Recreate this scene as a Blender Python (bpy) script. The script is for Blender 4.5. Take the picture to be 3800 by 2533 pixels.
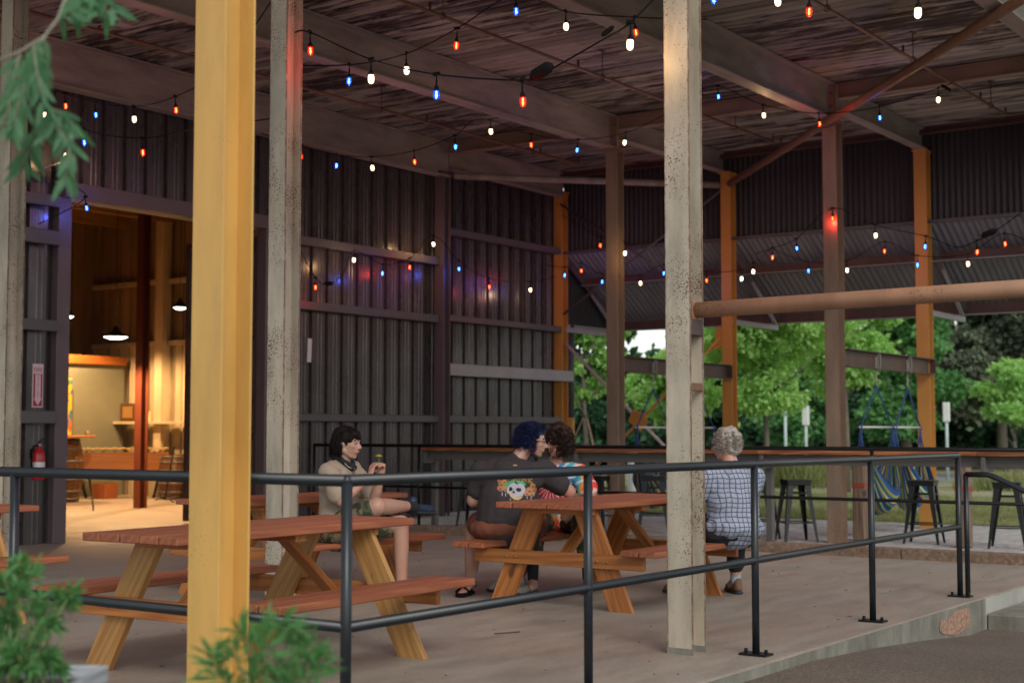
import bpy, bmesh, math, random
from math import sin, cos, pi, radians
from mathutils import Vector, Matrix, noise
from mathutils.bvhtree import BVHTree
import numpy as np
random.seed(7)
for o in list(bpy.data.objects): bpy.data.objects.remove(o)
SC = bpy.context.scene
COL = SC.collection
# ------------------------------------------------------------------ camera
YAW = radians(35.5); PITCH = math.atan(334 / 5331)
cd = bpy.data.cameras.new('camera'); cam = bpy.data.objects.new('camera', cd); COL.objects.link(cam)
cam.location = (0, 0, 1.214); cam.rotation_euler = (pi / 2 + PITCH, 0, YAW - pi / 2)
cd.sensor_width = 36; cd.lens = 50.5; cd.clip_end = 600; cd.clip_start = 0.1
cd.dof.use_dof = True; cd.dof.focus_distance = 8.6; cd.dof.aperture_fstop = 2.7
SC.camera = cam
# ------------------------------------------------------------------ sky and sun (overcast dusk)
SUN_EL, SUN_AZ = radians(38), radians(234)
w = bpy.data.worlds.new('World'); SC.world = w; w.use_nodes = True
nt = w.node_tree; bg = nt.nodes['Background']
sky = nt.nodes.new('ShaderNodeTexSky'); sky.sky_type = 'NISHITA'; sky.sun_disc = False
sky.sun_elevation = SUN_EL; sky.sun_rotation = radians(90) - SUN_AZ
sky.air_density = 1.0; sky.dust_density = 1.0; sky.ozone_density = 1.0
hs = nt.nodes.new('ShaderNodeHueSaturation'); hs.inputs['Saturation'].default_value = 0.22
tint = nt.nodes.new('ShaderNodeMixRGB'); tint.blend_type = 'MULTIPLY'; tint.inputs[0].default_value = 1
tint.inputs[2].default_value = (0.965, 1.0, 0.955, 1)
nt.links.new(sky.outputs[0], hs.inputs['Color']); nt.links.new(hs.outputs[0], tint.inputs[1])
nt.links.new(tint.outputs[0], bg.inputs['Color']); bg.inputs['Strength'].default_value = 0.15
sl = bpy.data.lights.new('sun', 'SUN'); sl.energy = 1.3; sl.angle = radians(28); sl.color = (1, 0.95, 0.88)
sun = bpy.data.objects.new('sun', sl); COL.objects.link(sun)
sd = Vector((cos(SUN_EL) * cos(SUN_AZ), cos(SUN_EL) * sin(SUN_AZ), sin(SUN_EL)))
sun.rotation_euler = sd.to_track_quat('Z', 'Y').to_euler()
SC.render.engine = 'CYCLES'
SC.view_settings.view_transform = 'Standard'; SC.view_settings.look = 'None'
SC.view_settings.exposure = 0.28; SC.view_settings.gamma = 1
SC.cycles.max_bounces = 6; SC.cycles.transparent_max_bounces = 12

# ------------------------------------------------------------------ materials
class N:
    """tiny node builder"""
    def __init__(s, name):
        s.m = bpy.data.materials.new(name); s.m.use_nodes = True
        s.t = s.m.node_tree; s.b = s.t.nodes['Principled BSDF']; s.o = s.t.nodes['Material Output']
        s.tc = s.t.nodes.new('ShaderNodeTexCoord')
    def n(s, typ, **kw):
        a = s.t.nodes.new('ShaderNode' + typ)
        for k, v in kw.items(): setattr(a, k, v)
        return a
    def l(s, a, b): s.t.links.new(a, b)
    def co(s, scale=(1, 1, 1), space='Object', rnd=True, rot=(0, 0, 0)):
        mp = s.n('Mapping'); mp.inputs['Scale'].default_value = scale; mp.inputs['Rotation'].default_value = rot
        src = s.tc.outputs['Object']
        if space == 'World': src = s.n('NewGeometry').outputs['Position']
        s.l(src, mp.inputs['Vector'])
        if rnd:
            oi = s.n('ObjectInfo'); ml = s.n('Math', operation='MULTIPLY'); ml.inputs[1].default_value = 37.0
            s.l(oi.outputs['Random'], ml.inputs[0]); s.l(ml.outputs[0], mp.inputs['Location'])
        return mp.outputs[0]
    def noise(s, co, scale, detail=4, rough=0.55, dist=0):
        a = s.n('TexNoise'); a.inputs['Scale'].default_value = scale; a.inputs['Detail'].default_value = detail
        a.inputs['Roughness'].default_value = rough; a.inputs['Distortion'].default_value = dist
        s.l(co, a.inputs['Vector']); return a.outputs['Fac']
    def ramp(s, fac, *stops, interp='LINEAR'):
        r = s.n('ValToRGB'); r.color_ramp.interpolation = interp; e = r.color_ramp.elements
        while len(e) < len(stops): e.new(0.5)
        for i, (p, c) in enumerate(stops):
            e[i].position = p; e[i].color = (c, c, c, 1) if not hasattr(c, '__len__') else (*c, 1)
        s.l(fac, r.inputs['Fac']); return r.outputs['Color']
    def mix(s, fac, a, b, mode='MIX'):
        m = s.n('MixRGB', blend_type=mode)
        for i, v in ((0, fac), (1, a), (2, b)):
            if hasattr(v, 'is_linked'): s.l(v, m.inputs[i])
            elif hasattr(v, '__len__'): m.inputs[i].default_value = (*v, 1)
            else: m.inputs[i].default_value = v if i == 0 else (v, v, v, 1)
        return m.outputs[0]
    def bump(s, h, strength=0.3, dist=0.01):
        b = s.n('Bump'); b.inputs['Strength'].default_value = strength; b.inputs['Distance'].default_value = dist
        s.l(h, b.inputs['Height']); s.l(b.outputs[0], s.b.inputs['Normal'])
    def math(s, op, a, b=None):
        m = s.n('Math', operation=op)
        for i, v in ((0, a), (1, b)):
            if v is None: continue
            if hasattr(v, 'is_linked'): s.l(v, m.inputs[i])
            else: m.inputs[i].default_value = v
        return m.outputs[0]
    def fin(s, col=None, rough=None, metal=None, spec=None):
        for k, v in (('Base Color', col), ('Roughness', rough), ('Metallic', metal), ('Specular IOR Level', spec)):
            if v is None: continue
            if hasattr(v, 'is_linked'): s.l(v, s.b.inputs[k])
            else: s.b.inputs[k].default_value = (*v, 1) if hasattr(v, '__len__') else v
        return s.m

def plain(name, col, rough=0.6, metal=0.0, var=0.12, scale=6, bump=0.0, spec=None):
    s = N(name); co = s.co()
    f = s.noise(co, scale, 5)
    k = s.ramp(f, (0.25, 1 - var), (0.75, 1 + var * .0))
    c = s.mix(1, col, k, 'MULTIPLY')
    if bump: s.bump(s.noise(co, scale * 8, 4), bump, 0.004)
    return s.fin(c, rough, metal, spec)

def rustpaint(name, paint, rust=(0.16, 0.055, 0.025), amount=0.5, dirt=0.25, rough=0.55, edge=0.0, scale=1.0):
    s = N(name); co = s.co()
    big = s.noise(co, 2.2 * scale, 4)
    spk = s.noise(co, 85 * scale, 4, 0.65)
    th = s.math('ADD', s.math('MULTIPLY', spk, 0.8), s.math('MULTIPLY', big, 0.56))
    m1 = s.ramp(th, (0.852 - 0.09 * amount, 0.0), (0.885 - 0.09 * amount, 1.0))
    med = s.noise(s.co((1, 1, .5)), 9 * scale, 5, 0.7)
    m2 = s.ramp(med, (0.77 - 0.1 * amount, 0.0), (0.82 - 0.1 * amount, 1.0))
    m = s.mix(1, m1, m2, 'LIGHTEN')
    if edge:
        sp_ = s.n('SeparateXYZ'); s.l(s.tc.outputs['Object'], sp_.inputs[0])
        ed = s.math('MULTIPLY', s.math('SUBTRACT', s.math('ABSOLUTE', sp_.outputs[1]), edge - .022), 1 / .022)
        en = s.math('MULTIPLY', ed, s.math('ADD', s.noise(s.co((1, 1, .6)), 22, 5, .7), .12))
        m = s.mix(1, m, s.ramp(en, (.36, 0.0), (.62, .85)), 'LIGHTEN')
    d = s.ramp(s.noise(s.co((1, 1, .25)), 5 * scale, 6, 0.65), (0.3, 1 - dirt), (0.62, 1.0))
    base = s.mix(1, paint, d, 'MULTIPLY')
    warm = s.mix(s.ramp(s.noise(co, 1.3, 3), (.4, 0.0), (.7, .5)), base, s.mix(1, base, (1.0, 0.91, 0.80), 'MULTIPLY'))
    rv = s.mix(spk, rust, tuple(x * 2.0 for x in rust))
    c = s.mix(m, warm, rv)
    s.bump(s.mix(1, spk, m, 'SUBTRACT'), 0.25, 0.003)
    r = s.ramp(m, (0, rough), (1, 0.85))
    return s.fin(c, r)

def wood(name, c1, c2, rough=0.5, grain=1.0, knots=True, green=0.0, fine=60):
    """grain runs along the object's local X"""
    s = N(name); co = s.co((0.7, 9 * grain, 9 * grain))
    g = s.noise(co, 1.6, 6, 0.6, 0.4)
    w_ = s.n('TexWave', wave_type='BANDS', bands_direction='DIAGONAL'); w_.inputs['Scale'].default_value = 1.3
    w_.inputs['Distortion'].default_value = 7; w_.inputs['Detail'].default_value = 3; w_.inputs['Detail Scale'].default_value = 1.2
    s.l(co, w_.inputs['Vector'])
    f = s.mix(0.32, g, w_.outputs['Color'])
    c = s.mix(s.ramp(f, (0.28, 0.0), (0.72, 1.0)), c1, c2)
    fi = s.noise(s.co((1.5, fine, fine)), 1.0, 3)
    c = s.mix(0.45, c, s.mix(1, c, s.ramp(fi, (0.3, .45), (0.6, 1.0)), 'MULTIPLY'))
    if knots:
        kn = s.noise(s.co((3.0, 5, 5)), 1.5, 2, 0.4)
        c = s.mix(s.ramp(kn, (0.735, 0.0), (0.78, 0.85)), c, tuple(x * 0.22 for x in c1))
    if green:
        c = s.mix(s.ramp(s.noise(s.co((1, 2, 2)), 2.5, 3), (.4, 0), (.7, green)), c, (0.20, 0.17, 0.06))
    oi = s.n('ObjectInfo')
    c = s.mix(1, c, s.ramp(oi.outputs['Random'], (0, 0.78), (1, 1.08)), 'MULTIPLY')
    s.bump(fi, 0.25, 0.002)
    return s.fin(c, rough)

M = {}
M['white_rust'] = rustpaint('white_rust_paint', (0.47, 0.415, 0.34), amount=0.95, dirt=0.45, edge=.078, rust=(.085, .04, .025))
M['beige_rust'] = rustpaint('beige_rust_paint', (0.25, 0.18, 0.13), amount=0.7, edge=.09, dirt=0.35, rust=(.12, .05, .03))
M['pale_steel'] = rustpaint('pale_beam_paint', (0.30, 0.27, 0.235), amount=0.3, dirt=0.45, rough=0.6)
M['pink_rust'] = rustpaint('pink_pipe_paint', (0.40, 0.215, 0.13), amount=0.85, dirt=0.3, rust=(.15, .05, .025))
M['rust_pipe'] = rustpaint('rusted_steel', (0.17, 0.088, 0.05), amount=0.9, dirt=0.4)
M['brown_channel'] = rustpaint('brown_channel', (0.085, 0.048, 0.038), amount=0.7, dirt=0.4)
M['yellow'] = rustpaint('yellow_paint', (0.62, 0.36, 0.10), rust=(.22, .12, .05), amount=0.12, dirt=0.22, rough=0.42)
M['ochre'] = plain('ochre_paint', (0.50, 0.235, 0.05), 0.42, var=0.15, scale=3)
M['red_steel'] = plain('red_oxide_paint', (0.17, 0.045, 0.025), 0.5, var=0.15)
M['black_rail'] = plain('black_rail_paint', (0.013, 0.017, 0.023), 0.36, var=0.3, scale=14, bump=0.08)
M['black_metal'] = plain('black_metal', (0.006, 0.007, 0.008), 0.32, var=0.2, spec=.35)
M['black_rubber'] = plain('black_rubber', (0.005, 0.005, 0.0055), 0.9, spec=.15)
M['girt'] = plain('girt_paint', (0.10, 0.093, 0.096), 0.5, var=0.25, scale=3)
M['girt_light'] = plain('galvanised_girt', (0.34, 0.33, 0.34), 0.45, var=0.25, scale=3)
M['mauve_steel'] = plain('mauve_steel', (0.12, 0.085, 0.095), 0.45, var=0.2, scale=3)
M['concrete_trim'] = plain('pale_concrete', (0.38, 0.37, 0.34), 0.85, var=0.3, scale=4, bump=0.3)
M['stain_wood'] = wood('orange_stained_wood', (0.36, 0.11, 0.024), (0.52, 0.20, 0.052), 0.5)
M['stain_top'] = wood('red_stained_tabletop', (0.27, 0.075, 0.034), (0.38, 0.125, 0.055), 0.55)
M['raw_leg'] = wood('treated_leg_wood', (0.37, 0.165, 0.045), (0.50, 0.265, 0.085), 0.6, green=.15)
M['brown_post'] = wood('weathered_post_wood', (0.13, 0.08, 0.055), (0.24, 0.16, 0.11), 0.8)
M['planter_wood'] = wood('grey_planter_wood', (0.28, 0.29, 0.32), (0.46, 0.48, 0.52), 0.8)
M['barrel_wood'] = wood('barrel_oak', (0.06, 0.025, 0.01), (0.15, 0.06, 0.02), 0.5)
M['marimba_wood'] = wood('marimba_wood', (0.26, 0.10, 0.03), (0.36, 0.15, 0.045), 0.45)
M['bar_wood'] = wood('bar_top_wood', (0.20, 0.06, 0.02), (0.46, 0.17, 0.06), 0.45, fine=40)
M['bar_wood2'] = plain('bar_apron_paint', (0.10, 0.095, 0.09), 0.6)
M['brass'] = plain('brass_bolt', (0.30, 0.22, 0.08), 0.4, 0.8)
M['white_pipe'] = plain('white_painted_rod', (0.55, 0.52, 0.50), 0.4)
M['dark_grey_pipe'] = plain('dark_grey_downpipe', (0.07, 0.08, 0.10), 0.5)

def corrugated(name, col, rough, metal=0.35, var=0.3):
    s = N(name); co = s.co((1, 1, 0.25))
    f = s.noise(co, 5, 6, 0.65)
    c = s.mix(1, col, s.ramp(f, (0.3, 1 - var), (0.7, 1.0)), 'MULTIPLY')
    oi = s.n('ObjectInfo'); c = s.mix(1, c, s.ramp(oi.outputs['Random'], (0, 0.85), (1, 1.1)), 'MULTIPLY')
    return s.fin(c, s.ramp(s.noise(co, 12, 4), (.3, rough), (.7, rough + .14)), metal)
M['wall_metal'] = corrugated('mauve_wall_metal', (0.080, 0.070, 0.072), 0.22, 0.35)
M['end_metal'] = corrugated('dark_end_wall_metal', (0.035, 0.034, 0.037), 0.5, 0.2)
M['awning_metal'] = corrugated('galvanised_awning', (0.25, 0.25, 0.28), 0.42, 0.4)
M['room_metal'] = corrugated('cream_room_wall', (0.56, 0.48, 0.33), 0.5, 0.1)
M['room_shaded'] = corrugated('shaded_room_metal', (0.30, 0.22, 0.13), 0.6, 0.1)  # darker brown stands in for the shade above the lamp cones

def mk_boards():
    s = N('peeling_white_boards'); co = s.co((6.5, 0.8, 2))
    a = s.noise(co, 1.7, 7, 0.68); big = s.noise(s.co((.9, .35, 1), 'World', False), 1.0, 5, 0.6)
    t = s.math('ADD', s.math('MULTIPLY', a, 0.75), s.math('MULTIPLY', big, 0.55))
    m = s.ramp(t, (0.645, 0.0), (0.71, 1.0))
    fine = s.noise(s.co((40, 2.5, 2)), 1.5, 4)
    c = s.mix(m, s.mix(1, (0.35, 0.325, 0.27), s.ramp(fine, (.3, .72), (.65, 1.0)), 'MULTIPLY'), (0.035, 0.024, 0.02))
    oi = s.n('ObjectInfo'); c = s.mix(1, c, s.ramp(oi.outputs['Random'], (0, 0.5), (1, 1.1)), 'MULTIPLY')
    s.bump(a, 0.5, 0.01)
    return s.fin(c, 0.8)
M['boards'] = mk_boards()

def mk_floor():
    s = N('worn_concrete_floor'); co = s.co((1, 1, 1), 'World', False)
    st = s.co((0.5, 1.6, 1), 'World', False, (0, 0, radians(28)))
    a = s.noise(co, 0.55, 6, 0.62); b = s.noise(st, 3.2, 7, 0.7); c_ = s.noise(co, 30, 4, .6)
    c = s.mix(s.ramp(a, (.35, 0), (.65, 1)), (0.32, 0.245, 0.195), (0.31, 0.275, 0.235))
    c = s.mix(1, c, s.ramp(b, (.32, .78), (.60, 1.05)), 'MULTIPLY')
    c = s.mix(1, c, s.ramp(c_, (.3, .86), (.6, 1.0)), 'MULTIPLY')
    sp = s.noise(co, 9, 2, .3); c = s.mix(s.ramp(sp, (.80, 0), (.83, .75)), c, (.06, .045, .04))
    s.bump(c_, 0.2, 0.003)
    return s.fin(c, s.ramp(b, (.3, .50), (.7, .72)))
M['floor'] = mk_floor()

def mk_slabside():
    s = N('slab_edge_concrete'); co = s.co((1, 1, 1), 'World', False)
    a = s.noise(co, 2.5, 6, .65); b = s.noise(s.co((1, 1, .15), 'World', False), 9, 5, .6)
    c = s.mix(s.ramp(a, (.35, 0), (.65, 1)), (0.16, 0.15, 0.125), (0.25, 0.235, 0.20))
    c = s.mix(1, c, s.ramp(b, (.3, .65), (.6, 1.0)), 'MULTIPLY')
    s.bump(s.noise(co, 40, 4), .5, .006)
    return s.fin(c, 0.85)
M['slab_side'] = mk_slabside()

def mk_ground(name, c1, c2, sc, bump, rough=.9):
    s = N(name); co = s.co((1, 1, 1), 'World', False)
    a = s.noise(co, 0.8, 6, .65); b = s.noise(co, sc, 5, .75)
    v = s.n('TexVoronoi'); v.inputs['Scale'].default_value = sc * 1.6; s.l(co, v.inputs['Vector'])
    c = s.mix(s.ramp(a, (.35, 0), (.65, 1)), c1, c2)
    c = s.mix(1, c, s.ramp(b, (.3, .55), (.62, 1.1)), 'MULTIPLY')
    c = s.mix(0.5, c, s.mix(1, c, s.ramp(v.outputs['Distance'], (.1, 1.25), (.6, .6)), 'MULTIPLY'))
    s.bump(s.mix(.5, b, v.outputs['Distance']), bump, 0.02)
    return s.fin(c, rough)
M['dirt'] = mk_ground('sandy_asphalt', (0.150, 0.112, 0.085), (0.185, 0.145, 0.115), 34, .6)
M['gravel'] = mk_ground('pale_gravel', (0.42, 0.41, 0.41), (0.55, 0.53, 0.51), 7, .9)
M['road'] = mk_ground('grey_road', (0.26, 0.27, 0.29), (0.30, 0.31, 0.33), 9, .1)
M['curb'] = mk_ground('rusty_curb', (0.19, 0.125, 0.085), (0.25, 0.17, 0.12), 14, .5)
M['patch'] = mk_ground('pink_patch', (0.42, 0.24, 0.17), (0.34, 0.22, 0.17), 25, .5)

def mk_lawn():
    s = N('lawn_grass'); co = s.co((1, 1, 1), 'World', False)
    bands = s.noise(s.co((.45, .06, 1), 'World', False, (0, 0, radians(12))), 1.6, 5, .6)
    f = s.noise(co, 6, 6, .7)
    c = s.mix(s.ramp(bands, (.40, 0), (.58, 1)), (0.15, 0.18, 0.07), (0.34, 0.30, 0.19))
    c = s.mix(1, c, s.ramp(f, (.3, .6), (.65, 1.15)), 'MULTIPLY')
    s.bump(f, .8, .05)
    return s.fin(c, .9)
M['lawn'] = mk_lawn()

def mk_leaf(name, c1, c2, trans=0.35, scale=.8, rough=.5):
    s = N(name); co = s.co((1, 1, 1), 'Object', True)
    f = s.noise(co, scale, 4, .6); f2 = s.noise(co, scale * 9, 2, .6)
    c = s.mix(s.ramp(s.mix(.5, f, f2), (.36, 0), (.62, 1)), c1, c2)
    s.fin(c, rough, spec=.3)
    tr = s.n('BsdfTranslucent'); s.l(s.mix(1, c, (1.15, 1.25, .6), 'MULTIPLY'), tr.inputs['Color'])
    mx = s.n('MixShader'); mx.inputs[0].default_value = trans
    s.l(s.b.outputs[0], mx.inputs[1]); s.l(tr.outputs[0], mx.inputs[2]); s.l(mx.outputs[0], s.o.inputs['Surface'])
    return s.m
M['leaf_bright'] = mk_leaf('bright_leaves', (0.28, 0.50, 0.16), (0.44, 0.66, 0.26), .5)
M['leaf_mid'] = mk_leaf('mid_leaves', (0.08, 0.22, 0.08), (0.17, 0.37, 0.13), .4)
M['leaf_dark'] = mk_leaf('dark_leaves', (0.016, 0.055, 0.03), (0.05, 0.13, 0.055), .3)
M['grass'] = mk_leaf('pale_grass', (0.16, 0.20, 0.07), (0.30, 0.30, 0.14), .4)
M['leaf_grey'] = mk_leaf('grey_green_leaves', (0.06, 0.085, 0.055), (0.20, 0.23, 0.16), .25)
M['leaf_near'] = mk_leaf('near_leaves', (0.06, 0.17, 0.055), (0.13, 0.32, 0.11), .35, 6)
M['leaf_fern'] = mk_leaf('hanging_leaves', (0.045, 0.13, 0.065), (0.09, 0.22, 0.11), .35, 6)
M['bark'] = plain('grey_bark', (0.16, 0.135, 0.11), .9, var=.4, scale=10, bump=.6)
M['stem'] = plain('green_stem', (0.13, 0.17, 0.06), .7)
M['twig'] = plain('pale_twig', (0.24, 0.22, 0.17), .7)

def emis(name, col, strength, alpha=None):
    s = N(name); s.t.nodes.remove(s.b)
    e = s.n('Emission'); e.inputs['Color'].default_value = (*col, 1); e.inputs['Strength'].default_value = strength
    if alpha is None: s.l(e.outputs[0], s.o.inputs['Surface'])
    else:
        tr = s.n('BsdfTransparent'); tr.inputs['Color'].default_value = (*alpha, 1)
        gl = s.n('BsdfGlossy'); gl.inputs['Roughness'].default_value = .05
        m1 = s.n('MixShader'); m1.inputs[0].default_value = .06; s.l(tr.outputs[0], m1.inputs[1]); s.l(gl.outputs[0], m1.inputs[2])
        ad = s.n('AddShader'); s.l(m1.outputs[0], ad.inputs[0]); s.l(e.outputs[0], ad.inputs[1]); s.l(ad.outputs[0], s.o.inputs['Surface'])
    return s.m
BULB = {'R': dict(glass=emis('red_bulb_glass', (1, .02, .01), .55, (1, .22, .12)), core=emis('red_bulb_filament', (1, .42, .12), 14), light=(1, .05, .03), e=2.6, word='red'),
        'B': dict(glass=emis('blue_bulb_glass', (.01, .12, 1), .5, (.2, .5, 1)), core=emis('blue_bulb_filament', (.35, .8, 1), 12), light=(.05, .12, 1), e=2.2, word='blue'),
        'W': dict(glass=emis('warm_bulb_glass', (1, .72, .42), 2.2, (1, .95, .85)), core=emis('warm_bulb_filament', (1, .8, .5), 40), light=(1, .58, .25), e=3.0, word='warm white')}
M['lamp_glow'] = emis('lamp_diffuser', (1, .93, .8), 9)

# ------------------------------------------------------------------ object helpers
def wm(o):
    m = o.matrix_basis.copy()
    return wm(o.parent) @ m if o.parent else m
def tag(o, label=None, cat=None, group=None, kind=None):
    for k, v in (('label', label), ('category', cat), ('group', group), ('kind', kind)):
        if v: o[k] = v
    return o
def thing(name, label, cat, loc=(0, 0, 0), rz=0, group=None):
    o = bpy.data.objects.new(name, None); COL.objects.link(o); o.empty_display_size = .1
    o.location = loc; o.rotation_euler = (0, 0, rz)
    o.matrix_basis = Matrix.LocRotScale(Vector(loc), Matrix.Rotation(rz, 3, 'Z'), None)
    return tag(o, label, cat, group)
def ob(name, me, mat=None, parent=None, mx=None, world=True):
    """link a mesh as one object; mx is a world matrix unless world=False"""
    o = bpy.data.objects.new(name, me); COL.objects.link(o)
    if mat is not None and not me.materials:
        for q in (mat if isinstance(mat, (list, tuple)) else [mat]): me.materials.append(q)
    mx = mx or Matrix.Identity(4)
    if parent:
        o.parent = parent
        if world: mx = wm(parent).inverted() @ mx
    o.matrix_basis = mx
    return o
def copy_tree(o, parent=None):
    c = o.copy(); COL.objects.link(c)
    if parent: c.parent = parent
    for ch in list(o.children): copy_tree(ch, c)
    return c
CACHE = {}
def box_me(sx, sy, sz, mat, bev=0.004):
    key = (round(sx, 4), round(sy, 4), round(sz, 4), mat.name, bev)
    if key in CACHE: return CACHE[key]
    bm = bmesh.new(); bmesh.ops.create_cube(bm, size=1)
    bmesh.ops.scale(bm, vec=(sx, sy, sz), verts=bm.verts)
    if bev and min(sx, sy, sz) > 3 * bev: bmesh.ops.bevel(bm, geom=bm.edges[:], offset=bev, segments=1, affect='EDGES')
    me = bpy.data.meshes.new('box'); bm.to_mesh(me); bm.free(); me.materials.append(mat)
    CACHE[key] = me; return me
def box(name, c, s, mat, parent=None, rz=0, bev=.004, world=True):
    """box centred at c (world), s = size"""
    return ob(name, box_me(*s, mat, bev), None, parent, Matrix.Translation(c) @ Matrix.Rotation(rz, 4, 'Z'), world)
def frame(p, q, up=(0, 0, 1)):
    p, q = Vector(p), Vector(q); x = (q - p).normalized(); up = Vector(up)
    y = up.cross(x)
    if y.length < 1e-4: y = Vector((0, 1, 0)).cross(x)
    y.normalize(); z = x.cross(y)
    m = Matrix((x, y, z)).transposed().to_4x4(); m.translation = (p + q) / 2
    return m, (q - p).length
def stick(name, p, q, w_, h, mat, parent=None, up=(0, 0, 1), bev=.003, world=True):
    m, L = frame(p, q, up)
    return ob(name, box_me(L, w_, h, mat, bev), None, parent, m, world)
def tube_me(pts, r, seg=8, closed=False, cap=True):
    pts = [Vector(p) for p in pts]; n = len(pts); bm = bmesh.new(); rings = []
    rr = r if hasattr(r, '__len__') else [r] * n
    ref = None
    for i, p in enumerate(pts):
        t = (pts[(i + 1) % n] - pts[i - 1]) if closed else (pts[min(i + 1, n - 1)] - pts[max(i - 1, 0)])
        t.normalize()
        if ref is None: ref = Vector((0, 0, 1)) if abs(t.z) < .9 else Vector((1, 0, 0))
        a = t.cross(ref); a.normalize(); b = a.cross(t); ref = b.copy() if abs(b.dot(t)) < .99 else ref
        rings.append([bm.verts.new(p + (a * cos(2 * pi * k / seg) + b * sin(2 * pi * k / seg)) * rr[i]) for k in range(seg)])
    for i in range(n if closed else n - 1):
        A, B = rings[i], rings[(i + 1) % n]
        for k in range(seg): bm.faces.new((A[k], A[(k + 1) % seg], B[(k + 1) % seg], B[k]))
    if cap and not closed: bm.faces.new(rings[0][::-1]); bm.faces.new(rings[-1])
    bmesh.ops.recalc_face_normals(bm, faces=bm.faces)
    for f in bm.faces: f.smooth = True
    me = bpy.data.meshes.new('tube'); bm.to_mesh(me); bm.free(); return me
def tube(name, pts, r, mat, parent=None, seg=8, closed=False, world=True):
    pts = [Vector(p) for p in pts]; c = sum(pts, Vector()) / len(pts)
    return ob(name, tube_me([p - c for p in pts], r, seg, closed), mat, parent, Matrix.Translation(c), world)
def rod(name, p, q, r, mat, parent=None, seg=12, world=True):
    """straight round bar, local X along it"""
    m, L = frame(p, q)
    key = ('rod', round(L, 4), r, mat.name, seg)
    if key not in CACHE:
        me = tube_me([(-L / 2, 0, 0), (L / 2, 0, 0)], r, seg); me.materials.append(mat); CACHE[key] = me
    return ob(name, CACHE[key], None, parent, m, world)
def lathe_me(prof, seg=16, smooth=True):
    bm = bmesh.new(); rings = []
    for r, z in prof:
        rings.append([bm.verts.new((r * cos(2 * pi * k / seg), r * sin(2 * pi * k / seg), z)) for k in range(seg)] if r > 1e-5 else [bm.verts.new((0, 0, z))])
    for A, B in zip(rings, rings[1:]):
        for k in range(seg):
            a, b, c, d = A[k % len(A)], A[(k + 1) % len(A)], B[(k + 1) % len(B)], B[k % len(B)]
            vs = []
            for v in (a, b, c, d):
                if v not in vs: vs.append(v)
            if len(vs) > 2: bm.faces.new(vs)
    bmesh.ops.recalc_face_normals(bm, faces=bm.faces)
    for f in bm.faces: f.smooth = smooth
    me = bpy.data.meshes.new('lathe'); bm.to_mesh(me); bm.free(); return me
def prism_me(poly, z0, z1):
    """extrude a 2D polygon from z0 to z1"""
    bm = bmesh.new(); a = [bm.verts.new((x, y, z0)) for x, y in poly]; b = [bm.verts.new((x, y, z1)) for x, y in poly]; n = len(poly)
    for i in range(n): bm.faces.new((a[i], a[(i + 1) % n], b[(i + 1) % n], b[i]))
    bm.faces.new(a[::-1]); bm.faces.new(b); bmesh.ops.recalc_face_normals(bm, faces=bm.faces)
    me = bpy.data.meshes.new('prism'); bm.to_mesh(me); bm.free(); return me
def hpoly(d, b, tf=.011, tw=.008):
    """H section: flanges perpendicular to x, depth d along x, width b along y"""
    x, y = d / 2, b / 2; f = tf; t = tw / 2
    return [(-x, -y), (-x + f, -y), (-x + f, -t), (x - f, -t), (x - f, -y), (x, -y), (x, y), (x - f, y), (x - f, t), (-x + f, t), (-x + f, y), (-x, y)]
def mesh(verts, faces, smooth=False):
    me = bpy.data.meshes.new('m'); me.from_pydata([tuple(v) for v in verts], [], faces)
    if smooth: me.polygons.foreach_set('use_smooth', [True] * len(faces))
    me.update(); return me
Z = Vector((0, 0, 1))
# ================================================================== GROUND AND SLAB
def sheet(name, u0, u1, v0, v1, z, mat, nu=1, nv=1, zf=None):
    V, F = [], []
    for i in range(nu + 1):
        for j in range(nv + 1):
            u, v = u0 + (u1 - u0) * i / nu, v0 + (v1 - v0) * j / nv
            V.append((u, v, zf(u, v) if zf else z))
    for i in range(nu):
        for j in range(nv):
            a = i * (nv + 1) + j; F.append((a, a + nv + 1, a + nv + 2, a + 1))
    return tag(ob(name, mesh(V, F), mat), kind='structure')
def zdirt(u, v):
    return -.065 if u < 7.5 else -.065 - .17 * min(1, (u - 7.5) / 2.8) ** 1.4
sheet('ground', -40, 13.9, -60, 3.38, 0, M['dirt'], 60, 10, zdirt)
sheet('earth', -250, 400, -250, 400, -.45, M['dirt'])
# gravel yard, lawn, road, far field
sheet('gravel_yard', 13.5, 20.9, -30, 30, -.14, M['gravel'], 50, 80, lambda u, v: -.14 + .02 * noise.noise(Vector((u * 1.3, v * 1.3, 0))))
sheet('lawn', 20.85, 40, -60, 90, -.13, M['lawn'], 30, 60, lambda u, v: -.13 - .002 * (u - 21) + .05 * noise.noise(Vector((u * .3, v * .3, 4))))
sheet('road', 40, 46, -80, 140, -.17, M['road'])
sheet('far_verge', 46, 300, -200, 400, -.16, M['lawn'])
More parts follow.
